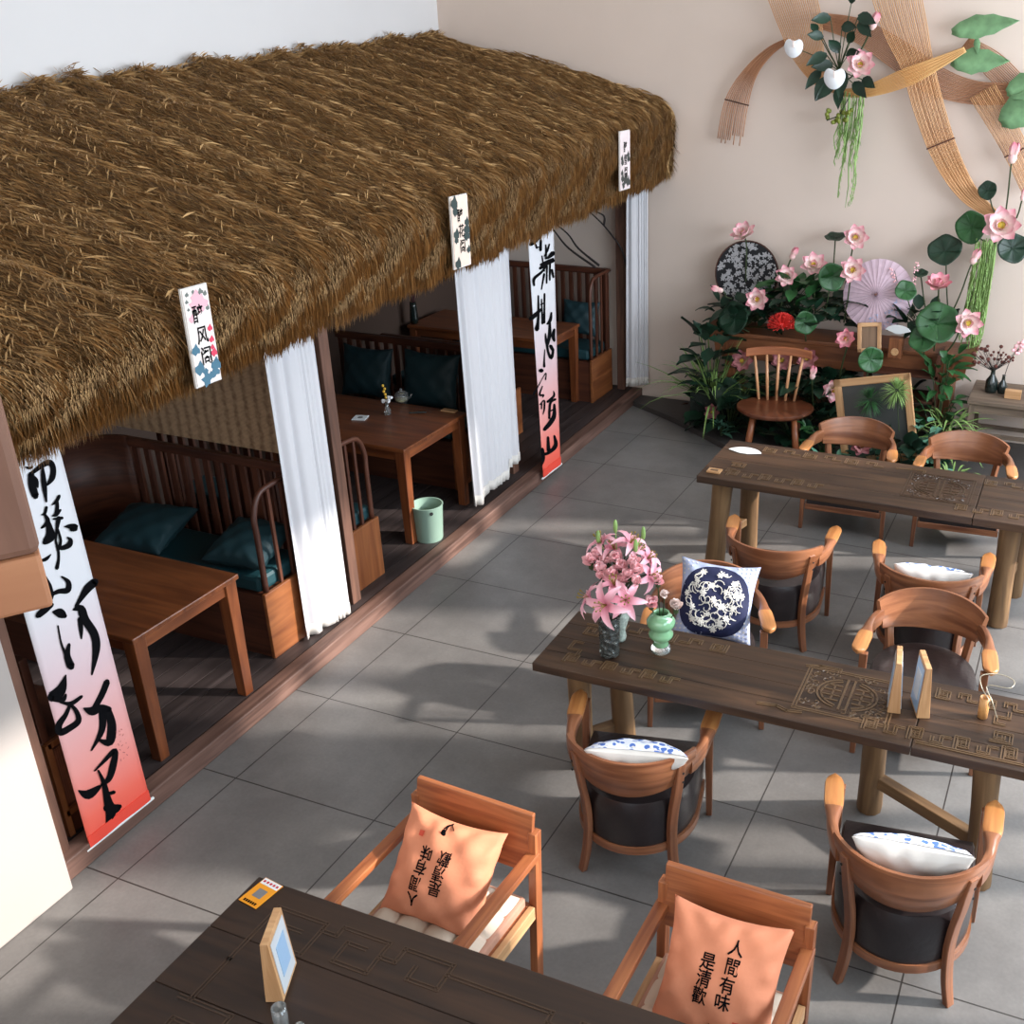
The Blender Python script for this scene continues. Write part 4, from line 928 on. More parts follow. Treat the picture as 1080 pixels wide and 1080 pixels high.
def white_blue_pillow(c, zd, xh, seed, label):
    """blue printed front, plain off-white back"""
    o = pillow('patterned_pillow', M_white, .44, .42, .16, c, zd, xh, label, 'cushion', 'blue and white pillows', seed)
    m = MB(); m.grid(lambda a, b: pillow_pt(-.985+1.97*a, -.985+1.97*b, .44, .42, .16, 1, seed)+Vector((0, 0, .003)), 20, 20)
    mm = bpy.data.materials.get('blue_leaf_print')
    if not mm:
        mm, nt, b = _mat('blue_leaf_print'); v = nt.nodes.new('ShaderNodeTexVoronoi'); v.inputs['Scale'].default_value = 34; tc = nt.nodes.new('ShaderNodeTexCoord'); r = nt.nodes.new('ShaderNodeValToRGB')
        r.color_ramp.elements[0].position = .42; r.color_ramp.elements[1].position = .5; r.color_ramp.elements[0].color = c4(srgb(74, 108, 180)); r.color_ramp.elements[1].color = c4(srgb(222, 226, 236))
        nt.links.new(tc.outputs['Object'], v.inputs['Vector']); nt.links.new(v.outputs['Distance'], r.inputs['Fac']); nt.links.new(r.outputs['Color'], b.inputs['Base Color']); b.inputs['Roughness'].default_value = .85
    m.build('printed_front', mm, o, smooth=True)
    return o
white_blue_pillow((-1.47, 3.50, .57), (-.2, .75, .8), (1, .22, -.1), 4, 'pillow with white back and blue leaf print, on the chair left of the middle table')
white_blue_pillow((-.28, 3.31, .57), (-.12, .95, .6), (1, .12, 0), 6, 'plump white backed pillow on the lower right armchair')
white_blue_pillow((-.58, 5.76, .46), (-.12, .95, .6), (1, .12, -.05), 8, 'blue print pillow barely showing over the chair back at the far table')

# ================================================================== TABLE OBJECTS
TZ = .7625
def stand(loc, rz, label, w_, h_, blue):
    t = thing('framed_menu_stand', label, 'sign stand', loc, rz, 'pale wooden picture stands'); d = .028
    # wedge: narrow at the top, wide at the foot
    MB().hexa([(-w_/2, -d, 0), (w_/2, -d, 0), (w_/2, d, 0), (-w_/2, d, 0), (-w_/2, -.012, h_), (w_/2, -.012, h_), (w_/2, .012, h_), (-w_/2, .012, h_)]).build('frame', M_pale, t, bevel=.002)
    ang = math.atan2(d-.012, h_); R_ = Euler((-ang, 0, 0)).to_matrix()
    for s in (-1, 1):
        R_ = Euler((s*ang, 0, 0)).to_matrix()
        MB().box((0, s*((d+.012)/2+.0015), h_*.5), (w_*.82, .002, h_*.86), R_).build('print', M_photo2 if blue else M_photo, t)
        MB().box((0, s*((d+.012)/2+.003), h_*.52), (w_*.5, .002, h_*.5), R_).build('picture', M_photo if blue else M_photo2, t)
    return t
stand(Vector((*onz(943, 742, TZ)[:2], TZ)), math.radians(99), 'pale wooden stand seen edge on, left of the framed stand on the middle table', .15, .25, False)
stand(Vector((*onz(970, 747, TZ)[:2], TZ)), math.radians(110), 'pale wooden framed stand showing its pale blue print, on the middle table', .15, .25, True)
stand(Vector((*onz(297, 1036, TZ)[:2], TZ)), math.radians(114), 'pale wooden framed stand on the dark near table', .15, .235, False)
# bamboo cup with a looped wire
p = onz(1036, 756, TZ); t = thing('bamboo_tube', 'small bamboo tube with a looped pale cord, at the right of the middle table', 'holder', (p.x, p.y, TZ))
MB().lathe([(0, 0), (.021, 0), (.022, .05), (.021, .10), (.017, .10), (.017, .02), (0, .02)], 20).build('tube', M_cup, t, smooth=True)
m = MB(); m.tube(smoothline([(.012, 0, .03), (.02, -.01, .09), (-.02, .02, .13), (-.03, .05, .17), (.04, .09, .17), (.10, .08, .16), (.09, .03, .15), (.0, .03, .14), (.03, -.02, .1), (.06, -.03, .03)], 6), .0022, 6); m.build('cord', M_wire, t, smooth=True)
# orange card, tubes on near table
p = onz(277, 937, TZ); t = thing('table_card', 'small orange and white card lying on the corner of the dark near table', 'card', (p.x+.01, p.y-.02, TZ), math.radians(-8))
MB().box((0, 0, .001), (.085, .12, .002)).build('card', M_card, t); MB().box((0, .045, .0022), (.08, .026, .001)).build('header_band', M_paper, t)
m = MB()
for i in range(5): m.box((-.03+.015*i, .045, .003), (.009, .009, .0006))
m.build('header_marks', plain('card_red', srgb(190, 40, 60), .6), t); m = MB()
for i in range(6): m.box((-.025+.01*i, -.048, .0024), (.007, .01, .0008))
m.build('footer_marks', M_ink, t); MB().box((0, -.005, .0024), (.038, .038, .0008)).build('grey_square', plain('card_grey', srgb(120, 118, 120), .6), t)
for (px, py, r, h_, lb) in ((298, 1085, .022, .09, 'small clear glass tumbler on the dark near table'), (318, 1094, .014, .05, 'tiny clear glass beside the tumbler at the bottom edge')):
    p = onz(px, py, TZ); o = MB().lathe([(0, 0), (r, 0), (r, h_), (r*.85, h_), (r*.85, .006), (0, .006)], 20).build('glass_tumbler', M_clear, smooth=True, loc=(p.x, p.y, TZ)); tag(o, lb, 'glass')
# paper fan & wooden card on far table
p = onz(786, 476, TZ); m = MB(); P = [(-.03, -.045), (.03, -.045)]+[(.13*math.cos(math.radians(a)), -.06+.13*math.sin(math.radians(a))) for a in range(25, 156, 13)]
m.prism(P, .003, ((0, 0, .002), (1, 0, 0), (0, 1, 0))); o = m.build('paper_fan', M_paper, loc=(p.x, p.y, TZ)); tag(o, 'white fan shaped paper on the left end of the far table', 'paper')
p = onz(752, 497, TZ); t = thing('wooden_tag', 'small pale wooden tag on the near left corner of the far table', 'tag', (p.x+.01, p.y, TZ))
MB().box((0, 0, .005), (.09, .07, .01)).build('tag_board', M_pale, t); MB().box((0, 0, .0115), (.05, .02, .002)).build('tag_mark', M_carve, t)
# booth 2 table objects
TZ2 = .832
p = onz(380, 441, TZ2); t = thing('coaster', 'white square coaster with a grey motif on the middle booth table', 'coaster', (p.x, p.y, TZ2), .3)
MB().box((0, 0, .003), (.10, .10, .006)).build('coaster_board', M_paper, t, bevel=.001); MB().lathe([(0, .0065), (.02, .0065), (.02, .006)], 12).build('motif', plain('grey_motif', srgb(120, 120, 120), .8), t)
p = onz(409, 437, TZ2)
t = thing('flower_vase', 'tiny clear vase with white and yellow flowers on the middle booth table', 'vase', (p.x, p.y, TZ2))
MB().lathe([(0, 0), (.022, 0), (.026, .03), (.012, .06), (.014, .09), (.010, .09), (.010, .06), (0, .01)], 14).build('vase_body', M_clear, t, smooth=True)
m = MB(); R_ = random.Random(4)
for i in range(9): m.ball((R_.uniform(-.03, .04), R_.uniform(-.02, .02), .09+R_.uniform(0, .05)), .014, 7, 5, (1, 1, .8))
m.build('white_blossom', M_anth, t, smooth=True)
m = MB()
for i in range(5): m.ball((R_.uniform(-.02, .01), 0, .13+.022*i), .011, 7, 5)
m.build('yellow_blossom', plain('yellow_blossom', srgb(226, 178, 60), .6), t, smooth=True)
m = MB(); m.tube([(0, 0, .01), (.01, 0, .1)], .002); m.tube([(0, 0, .01), (-.01, 0, .16)], .002); m.build('stem', M_stem, t)
p = onz(424, 424, TZ2); t = thing('glass_teapot', 'round clear glass teapot behind the tiny vase on the middle booth table', 'teapot', (p.x, p.y, TZ2))
MB().lathe([(0, 0), (.04, 0), (.058, .035), (.05, .07), (.03, .085), (.027, .085), (.047, .068), (.054, .035), (.038, .004), (0, .004)], 20).build('pot', M_clear, t, smooth=True)
MB().lathe([(0, .004), (.038, .006), (.052, .03), (0, .031)], 18).build('tea', plain('pale_tea', srgb(170, 160, 110), .2), t, smooth=True)
m = MB(); m.ball((0, 0, .1), .012); m.lathe([(0, .095), (.03, .086), (.03, .083)], 14); m.build('lid', M_clear, t, smooth=True)
m = MB(); m.tube([(.05, 0, .03), (.08, 0, .05), (.095, 0, .075)], .006); m.build('spout', M_clear, t, smooth=True)
p = onz(440, 436, TZ2); tag(MB().tube([(-.05, -.03, .008), (.06, .03, .008)], .006).build('chopsticks_rest', M_blackv, loc=(p.x, p.y, TZ2)), 'short dark rod lying on the middle booth table', 'rod')
p = onz(478, 433, TZ2); tag(MB().box((0, 0, .004), (.12, .05, .008)).build('wooden_tag', M_pale, loc=(p.x-.02, p.y-.02, TZ2)), 'small pale wooden tag on the far corner of the middle booth table', 'tag')
# vase on far booth table
p = onz(455, 328, .862); t = thing('dark_vase', 'tall dark vase with dry sprigs on the farthest booth table', 'vase', (p.x+.1, p.y-.45, .862))
MB().lathe([(0, 0), (.035, 0), (.04, .05), (.032, .16), (.03, .2), (.025, .2), (.027, .05), (0, .01)], 16).build('vase_body', M_blackv, t, smooth=True)
m = MB(); R_ = random.Random(3)
for i in range(14): m.tube([(0, 0, .15), (R_.uniform(-.06, .06), R_.uniform(-.03, .03), .28+R_.random()*.06)], .0025, 4); m.ball((R_.uniform(-.07, .07), R_.uniform(-.04, .04), .28+R_.random()*.06), .014, 5, 4)
m.build('dry_sprigs', plain('dry_sprig', srgb(70, 34, 36), .9), t)
# waste bin
t = thing('waste_bin', 'mint green round waste bin under the middle booth table', 'bin', (-4.07, 5.84, DZ))
MB().lathe([(0, 0), (.092, 0), (.096, .01), (.112, .26), (.116, .265), (.116, .27), (.107, .27), (.09, .012), (0, .012)], 32).build('bin_body', M_bin, t, auto=.8)
m = MB(); 
dv = Vector((.75, -.66, 0)); m.lathe([(0, .003), (.013, .003), (.013, 0)], 12, dv*.111+Vector((0, 0, .235)), R=look(dv, (0, 0, 1))); m.build('finger_hole', M_dark, t)
# near wooden beam, hanging at the loft edge close to the camera
Pn = Vector((0, 0, H))+ray(8, 620)*1.45
t = thing('hanging_beam', 'blurred wooden beam end with a paler block at its foot, very close at the left edge', 'beam', (Pn.x, Pn.y, 0))
right = Vector((RC[0, 0], RC[0, 1], 0)).normalized(); back = Vector((-RC[2, 0], -RC[2, 1], 0)).normalized()
cr = Vector((0, 0, H))+ray(47, 643)*1.45
rh = ray(47, 643); fw = Vector((rh.x, rh.y, 0)).normalized(); right = Vector((fw.y, -fw.x, 0))
cr = cr+right*.012; c0 = cr-right*.065+fw*.065; t.location = (c0.x, c0.y, cr.z); ax = look((0, 0, 1), right)
MB().box((0, 0, .04), (.13, .13, .08), ax).build('foot_block', M_beamL, t, bevel=.006)
MB().box((0, 0, (6-cr.z)/2+.04), (.134, .134, 6-cr.z-.08), ax).build('shaft', M_beam, t, bevel=.012)

# ================================================================== PLANT HELPERS
def frame_to(d):
    d = Vector(d).normalized(); u = Vector((0, 0, 1)) if abs(d.z) < .95 else Vector((1, 0, 0)); x = u.cross(d).normalized(); return Matrix((x, d.cross(x), d)).transposed()
def petal(m, R, az, el, L_, W, cup=.25, curl=.2, off=0, tip=1.0, n=5, base=.15):
    """petal from the centre, el above the flower plane; R maps +z to facing"""
    ca, sa = math.cos(az), math.sin(az); rad = Vector((ca, sa, 0)); tan = Vector((-sa, ca, 0)); up = Vector((0, 0, 1))
    def fn(a, b):
        e = el+curl*(a-.3)*2; s = L_*a; w_ = W*.5*(base+(1-base)*math.sin(PI*min(1, a*.98)**(.75*tip)))*(1 if a < .97 else .3); q = 2*b-1
        p = rad*(off+s*math.cos(e))+up*(s*math.sin(e)+cup*W*q*q*.8*math.sin(PI*a)); return R@(p+tan*w_*q)
    m.grid(fn, n, 4)
def leaf(m, base, d, L_, W, droop=.3, nrm=(0, 0, 1), n=5, wavy=0):
    base = Vector(base); d = Vector(d).normalized(); nrm = Vector(nrm); side = d.cross(nrm)
    if side.length < .05: side = d.cross(Vector((1, 0, .3)))
    side.normalize(); nn = side.cross(d).normalized()
    def fn(a, b):
        q = 2*b-1; w_ = W*.5*math.sin(PI*min(1, .04+a*.96)**.8)*(1+wavy*math.sin(a*22))
        return base+d*L_*a*(1-.15*droop*a)-Vector((0, 0, 1))*L_*droop*a*a+side*w_*q+nn*abs(q)*W*.12
    m.grid(fn, n, 2, uvf=lambda a, b: (a, b))
def lotus(c, d, s, mat, label, base=None, group='artificial lotus flowers', name='lotus_flower', closed=0, seed=0):
    R_ = random.Random(seed+int(c[0]*100)); t = thing(name, label, 'flower', c, 0, group); R = frame_to(d); m = MB()
    for ring, (n, el, L_, W) in enumerate(((7, .15, 1.0, .66), (6, .5, .92, .64), (5, .95, .6, .5))):
        for i in range(n): petal(m, R, 2*PI*i/n+ring*.4+R_.uniform(-.12, .12), el+closed*.5+R_.uniform(-.1, .1), s*L_, s*W, .3, .22)
    m.build('petals', mat, t, smooth=True)
    m = MB(); m.lathe([(0, 0), (s*.1, 0), (s*.2, s*.25), (s*.17, s*.3), (0, s*.3)], 10, R=R); m.build('seed_pod', M_center, t, smooth=True)
    if base is not None: stem(t, c, base, d, s)
    return t
def stem(t, c, base, d, s, r=.007):
    b = Vector(base)-Vector(c); d = Vector(d).normalized()
    MB().tube([tuple(q) for q in smoothline([(0, 0, 0), tuple(-d*s*.4+b*.12), tuple(b*.55+Vector((0, 0, -.02))), tuple(b)], 5)], r, 6).build('stem', M_stem, t, smooth=True)
def bud(c, d, s, mat, label, base=None):
    t = thing('lotus_bud', label, 'flower bud', c, 0, 'artificial lotus buds'); R = frame_to(d)
    m = MB(); m.lathe([(0, -s*.5), (s*.25, -s*.4), (s*.36, -s*.05), (s*.26, s*.35), (s*.08, s*.65), (0, s*.75)], 12, R=R)
    for i in range(5): petal(m, R, i*1.257, 1.25, s*1.15, s*.6, .2, .2, off=s*.18)
    # v of the ramp follows the bud's height
    m.build('bud', mat, t, smooth=True)
    if base is not None: stem(t, c, base, d, s)
    return t
def pad(c, d, r, label, base=None, mat=None, cup=.18):
    t = thing('lotus_leaf', label, 'leaf', c, 0, 'artificial lotus leaves'); R = frame_to(d); ph = random.random()*6
    m = MB(); m.grid(lambda a, b: R@Vector((r*a*math.cos(b*2*PI)*(1+.05*math.sin(b*6*PI+ph)), r*a*math.sin(b*2*PI)*(1+.05*math.sin(b*8*PI)), r*(cup*a*a+.05*a*math.sin(b*10*PI+ph)))), 6, 28)
    m.build('blade', mat or M_leaf, t, smooth=True, solid=.002)
    m = MB()
    for i in range(9): a = i*2*PI/9; m.tube([R@Vector((0, 0, .004)), R@Vector((r*.5*math.cos(a), r*.5*math.sin(a), r*cup*.25+.003)), R@Vector((r*.92*math.cos(a), r*.92*math.sin(a), r*cup*.85+.003))], .0016, 4)
    m.build('veins', mat or M_leaf, t)
    if base is not None: stem(t, c, base, d, r*.3, .006)
    return t
def leafy(name, label, cat, base, n, L_, W, spread, h_, mat, seed, el=(.2, 1.3), droop=.5, stems=True, wavy=0, az=None):
    """bushy plant: n leaves on stems from a base"""
    R_ = random.Random(seed); t = thing(name, label, cat, base); m = MB(); ms = MB()
    for i in range(n):
        a = R_.uniform(0, 2*PI) if az is None else R_.uniform(*az); e = R_.uniform(*el); r = spread*R_.random()**.6; z = h_*R_.uniform(.1, 1)
        p = Vector((r*math.cos(a), r*math.sin(a)*.6, z)); d = Vector((math.cos(a)*math.cos(e), math.sin(a)*math.cos(e), math.sin(e)))
        leaf(m, p, d, L_*R_.uniform(.6, 1.2), W*R_.uniform(.7, 1.2), droop*R_.uniform(.4, 1.3), wavy=wavy)
        if stems and i % 3 == 0: ms.tube([(0, 0, 0), p*.5+Vector((0, 0, z*.15)), p], .004, 4)
    ym = YB-.015-base[1]; m.v = [(q[0], min(q[1], ym), q[2]) for q in m.v]; ms.v = [(q[0], min(q[1], ym), q[2]) for q in ms.v]
    m.build('leaves', mat, t, smooth=True)
    if stems: ms.build('stems', M_stem, t)
    return t

# ================================================================== CONSOLE AND WHAT STANDS THERE
t = thing('altar_console', 'long brown wooden altar console with upturned ends under the lotus flowers', 'console table', (-1.95, 9.3, 0))
CW = 2.25
m = MB()
m.prism([(-CW/2-.02, .82), (-CW/2+.10, .86), (CW/2-.10, .86), (CW/2+.02, .82), (CW/2+.06, .95), (CW/2+.0, .93), (CW/2-.12, .90), (-CW/2+.12, .90), (-CW/2, .93), (-CW/2-.06, .95)], .42, ((0, 0, 0), (1, 0, 0), (0, 0, 1))); m.build('top', M_console, t, bevel=.008)
m = MB(); m.box((0, -.17, .76), (CW-.3, .03, .2)); m.box((0, .15, .76), (CW-.3, .03, .2)); m.build('apron', M_console, t, bevel=.004)
for s in (-1, 1):
    MB().box((s*(CW/2-.16), 0, .43), (.09, .36, .86)).build('leg_panel', M_console, t, bevel=.006)
    m = MB(); m.prism([(0, .86), (s*.2, .86), (s*.2, .82), (s*.13, .78), (s*.12, .70), (s*.05, .66), (0, .6)], .03, ((s*(CW/2-.14), -.16, 0), (1, 0, 0), (0, 0, 1))); m.build('carved_bracket', M_console, t)
MB().box((0, 0, .3), (CW-.4, .3, .03)).build('lower_shelf', M_console, t)
# small shelf stand
t = thing('display_shelf', 'small dark wooden shelf box on the right half of the console', 'shelf', (-1.35, 9.12, .30)); 
MB().box((0, 0, .42), (.62, .3, .025)).build('shelf_board', M_bench, t); MB().box((-.3, 0, .3), (.025, .3, .55)).build('side_board', M_bench, t); MB().box((.3, 0, .32), (.025, .3, .6)).build('side_board', M_bench, t); MB().box((0, 0, .2), (.62, .3, .025)).build('shelf_board', M_bench, t)
def framed(c, R, w_, h_, bw, label, mat, inner, name='picture_frame', cat='picture frame'):
    t = thing(name, label, cat, c); t.rotation_euler = R.to_euler()
    m = MB(); m.box((0, h_/2-bw/2, 0), (w_, bw, .03)); m.box((0, -h_/2+bw/2, 0), (w_, bw, .03)); m.box((-w_/2+bw/2, 0, 0), (bw, h_, .03)); m.box((w_/2-bw/2, 0, 0), (bw, h_, .03)); m.build('frame', mat, t, bevel=.004)
    MB().box((0, 0, -.008), (w_-bw, h_-bw, .006)).build('panel', inner, t); return t
framed(ony(917, 356, 9.0), look((.1, -1, .35), (1, .12, .1)), .20, .25, .035, 'small pale framed picture leaning on the console shelf', M_pale, wood('frame_inner_wood', srgb(110, 84, 60), srgb(140, 110, 84)))
c = ony(945, 366, 9.0); t = thing('wooden_box', 'small brown box with a round dial next to the framed picture', 'box', c); MB().box((0, 0, 0), (.11, .1, .17)).build('case', M_console, t, bevel=.004)
m = MB(); m.lathe([(0, 0), (.03, 0), (.036, -.006)], 16, (0, -.053, -.03), R=look((0, -1, 0), (1, 0, 0))); m.build('dial', M_pale, t)
o = MB(); o.prism([(-.02, 0), (.02, 0)]+[(.11*math.cos(a), .01+.07*math.sin(a)) for a in [.3, .7, 1.1, 1.57, 2.0, 2.4, 2.8]], .006, ((0, 0, 0), (1, 0, 0), (0, -.3, 1))); tag(o.build('shell_dish', M_paper, loc=ony(947, 352, 8.95)), 'small white fan shaped dish on top of the dial box', 'dish')
# empty frame on the floor behind the far table
bl, tl, tr_ = Vector((-1.66, 8.33, .3)), ony(888, 405, 8.35), ony(968, 397, 8.35)
framed((tl+tr_)/2-Vector((0, 0, .33)), look((-.08, -1, .15), tr_-tl), (tr_-tl).length+.02, .7, .06, 'pale square wooden frame with a dark pane standing behind the far chairs', M_pale, plain('dark_pane', srgb(66, 68, 66), .25), 'standing_frame', 'frame')
# windsor chair
t = thing('spindle_chair', 'brown spindle back chair with round polished seat at the flower display', 'chair', (-2.30, 8.50, 0), math.radians(12))
m = MB(); ring = lambda r, z: [Vector((r*1.08*math.cos(a)*(1+.03*math.sin(3*a)), r*.92*math.sin(a), z)) for a in [2*PI*j/28 for j in range(28)]]
sec = [ring(.25, .415), ring(.29, .425), ring(.305, .445), ring(.30, .462), ring(.27, .468), ring(.1, .458)]; m.sweep([s[0] for s in sec], sec); m.build('seat', M_windsor, t, auto=.9)
for i, (x, y) in enumerate(((-.17, -.14), (.17, -.14), (-.17, .13), (.17, .13))):
    MB().tube([(x, y, .43), (x*1.15, y*1.2, .22), (x*1.32, y*1.45, 0)], [.024, .03, .022], 10).build('leg', M_sq if y < 0 else M_windsor, t, smooth=True)
for i in range(5):
    x = -.16+.08*i; MB().tube([(x*.95, .17, .46), (x*1.12, .20, .66), (x*1.3, .235, .855)], [.012, .014, .011], 8).build('spindle', M_spindle, t, smooth=True)
m = MB(); m.sweep([0]*0 or [(x, 0, 0) for x in np.linspace(-.28, .28, 15)], [[Vector((x, .24-.5*x*x+.0+dy, .885+dz-.25*x*x)) for dy, dz in ((-.013, -.035), (.013, -.035), (.018, .035), (-.008, .035))] for x in np.linspace(-.28, .28, 15)]); m.build('comb_rail', M_sq, t, bevel=.006)
# side table on the right with little vases
t = thing('side_table', 'old weathered small table against the wall at the right edge', 'table', (-.28, 9.16, 0))
MB().box((0, 0, .585), (.98, .60, .03)).build('tabletop', M_old, t, bevel=.004)
for sx in (-1, 1):
    for sy in (-1, 1): MB().box((sx*.45, sy*.25, .285), (.05, .05, .57)).build('leg', M_old, t, bevel=.003)
m = MB(); m.box((0, -.26, .53), (.9, .025, .07)); m.box((-.45, 0, .53), (.025, .5, .07)); m.box((0, .26, .2), (.9, .03, .03)); m.box((0, -.25, .3), (.9, .03, .03)); m.build('rail', M_old, t)
def bottle(px, py, s, label, mat):
    p = ony(px, py, 9.15); p.z = .601; o = MB().lathe([(0, 0), (.045*s, 0), (.052*s, .03*s), (.05*s, .10*s), (.02*s, .15*s), (.016*s, .2*s), (.022*s, .21*s), (.015*s, .21*s), (.012*s, .15*s), (0, .02)], 18).build('ceramic_bottle', mat, smooth=True, loc=p); tag(o, label, 'vase', 'bottles on the side table'); return p
b1 = bottle(1047, 396, 1.0, 'round dark green bottle vase with dried flowers on the side table', M_blackv); b2 = bottle(1059, 396, .75, 'slimmer dark bottle vase with a pink sprig on the side table', M_blackv)
t = thing('dried_bouquet', 'bunch of dried brownish red flowers in the round dark bottle', 'flowers', b1); m = MB(); ms = MB(); R_ = random.Random(5)
for i in range(40):
    d = Vector((R_.uniform(-.6, .5), R_.uniform(-.4, .3), 1)).normalized()*R_.uniform(.26, .42); ms.tube([(0, 0, .18), d], .0018, 4); m.ball(d, R_.uniform(.009, .017), 6, 4)
m.build('flower_heads', plain('dried_red', srgb(98, 54, 46), .9), t); ms.build('stems', M_branch, t)
t = thing('pink_sprig', 'arching pink blossom sprig in the slim dark bottle', 'flowers', b2); m = MB(); ms = MB(); pts = smoothline([(0, 0, .12), (.03, 0, .28), (.1, -.02, .42), (.2, -.02, .5)], 5); ms.tube(pts, .003, 5)
for i in range(34): q = pts[R_.randint(8, len(pts)-1)]; m.ball((q[0]+R_.uniform(-.04, .04), q[1]+R_.uniform(-.03, .03), q[2]+R_.uniform(-.03, .04)), R_.uniform(.01, .018), 6, 4)
m.build('blossoms', M_carn, t); ms.build('stems', M_branch, t)
for (px, s, lb) in ((1071, .07, 'small pale wooden block on the side table beside the bottles'),): p = ony(px, 398, 9.05); tag(MB().box((0, 0, s/2), (.13, .06, s)).build('wooden_block', M_pale, loc=(p.x, p.y, .601), bevel=.003), lb, 'block')

# round floral fan and parasol
c = ony(787.5, 289, 9.38); t = thing('round_fan', 'round black fan with grey flowers standing on the left end of the console', 'fan', c); R = look((.05, -1, .1), (1, 0, 0)); t.rotation_euler = R.to_euler(); r = .29
m = MB(); m.lathe([(0, .004), (r, .004), (r, -.004), (0, -.004)], 40); m.build('fan_cloth', M_fan, t); m = MB(); m.tube([(r*math.cos(a), r*math.sin(a), 0) for a in [2*PI*i/48 for i in range(49)]], .007, 6); m.build('rim', M_bench, t)
m = MB(); R_ = random.Random(8)
for i in range(210):
    a, q = R_.uniform(0, 6.28), r*.95*R_.random()**.5; x, y = q*math.cos(a), q*math.sin(a); k_ = R_.uniform(.014, .030); n_ = R_.randint(3, 5); z = .0048+.0004*R_.random()*8
    for j in range(n_):
        aa = a*3+j*2*PI/n_+R_.uniform(-.3, .3); ct, st_ = math.cos(aa), math.sin(aa)
        P = [(x, y, z), (x+k_*(.5*ct-.35*st_), y+k_*(.5*st_+.35*ct), z), (x+k_*1.1*ct, y+k_*1.1*st_, z), (x+k_*(.5*ct+.35*st_), y+k_*(.5*st_-.35*ct), z)]
        if all(px_*px_+py_*py_ < (r*.98)**2 for px_, py_, _ in P): m.add(P, [(0, 3, 2, 1)])
m.build('flower_print', M_fanp, t)
c = ony(926, 311, 9.2); t = thing('paper_parasol', 'pale lilac paper parasol leaning open among the lotus flowers', 'parasol', c); R = look((-.05, -1, .25), (1, 0, 0)); t.rotation_euler = R.to_euler(); r = .30
m = MB(); NP = 30
vs = [(0, 0, .07)]; fs = []
for i in range(NP*2): a = PI*i/NP; rr = r*(1 if i % 2 == 0 else .995); vs.append((rr*math.cos(a), rr*math.sin(a), .0 if i % 2 == 0 else -.003))
for i in range(NP*2): fs.append((0, 1+i, 1+(i+1) % (NP*2)))
m.add(vs, fs); m.build('canopy', M_parasol, t, solid=.002)
m = MB()
for i in range(NP): a = 2*PI*i/NP; m.tube([(0, 0, .073), (r*math.cos(a), r*math.sin(a), .002)], .0012, 4)
m.build('ribs', plain('parasol_rib', srgb(164, 138, 152), .8), t); m = MB(); m.lathe([(0, .1), (.008, .1), (.012, .07), (.02, .066)], 10); m.build('finial', plain('finial_brown', srgb(120, 80, 70), .6), t)
m = MB(); m.tube([(0, 0, .06), (0, 0, -.12)], .006); m.build('handle', M_bench, t)
m = MB(); R_ = random.Random(9)
for i in range(50):
    a = R_.uniform(-1.9, -.1); q = r*R_.uniform(.55, .95); m.ball((q*math.cos(a), q*math.sin(a), .07*(1-q/r)+.006), R_.uniform(.004, .01), 6, 4, (1, 1, .3))
m.build('flower_print', M_palecl, t)

# ================================================================== LOTUS FLOWERS, BUDS, LEAVES   (px, py, depth y, facing, size)
LF = [(785, 248, 9.3, (-.2, -.6, .8), .13, 0, 'pink lotus rising above the round black fan', (788, 320)),
      (799, 316, 9.05, (.1, -1, .3), .12, 0, 'peach lotus in front of the round black fan, lower edge', (800, 345)),
      (829, 292, 9.15, (.3, -1, .5), .11, 0, 'pale lotus touching the right rim of the round black fan', (820, 340)),
      (858, 281, 9.25, (.2, -.8, .8), .13, 0, 'pale pink lotus between the fan and the parasol, above dark leaves', (860, 330)),
      (902, 251, 9.3, (.3, -1, .4), .125, 0, 'pink tinged lotus highest above the parasol', (885, 330)),
      (899, 285, 9.1, (.3, -1, .3), .125, 0, 'open lotus overlapping the upper left of the parasol', (890, 340)),
      (990, 302, 9.2, (0, -.5, 1), .13, 1, 'pink cup shaped lotus standing right of the parasol', (990, 350)),
      (1020, 340, 9.0, (.4, -1, .1), .135, 0, 'white and pink lotus at the right end of the console', (995, 375)),
      (893, 358, 8.95, (-.2, -1, .5), .10, 1, 'pink lotus below the parasol left of the framed picture', (885, 400)),
      (880, 410, 8.75, (.3, -1, -.1), .125, 0, 'white pink lotus hanging low beside the wooden frame', (905, 440)),
      (1056, 239, 9.25, (.1, -1, .4), .17, 0, 'largest pale lotus at the foot of the bamboo ribbon on the wall', (1045, 262)),
      (907, 69, 9.25, (.3, -1, .3), .13, 0, 'white and pink lotus high on the bamboo wall ornament', (892, 85))]
for i, (px, py, y, d, s, k_, lb, b) in enumerate(LF):
    lotus(ony(px, py, y), d, s, M_lotusp if k_ else M_lotus, lb, ony(b[0], b[1], y+.12), seed=i)
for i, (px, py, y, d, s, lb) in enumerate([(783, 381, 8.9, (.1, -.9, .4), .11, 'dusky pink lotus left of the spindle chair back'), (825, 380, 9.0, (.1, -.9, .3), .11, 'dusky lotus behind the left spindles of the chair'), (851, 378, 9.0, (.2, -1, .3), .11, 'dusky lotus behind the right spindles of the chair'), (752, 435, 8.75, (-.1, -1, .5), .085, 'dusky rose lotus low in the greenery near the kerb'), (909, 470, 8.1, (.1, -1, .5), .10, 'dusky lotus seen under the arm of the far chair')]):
    lotus(ony(px, py, y), d, s, M_dusky, lb, seed=20+i)
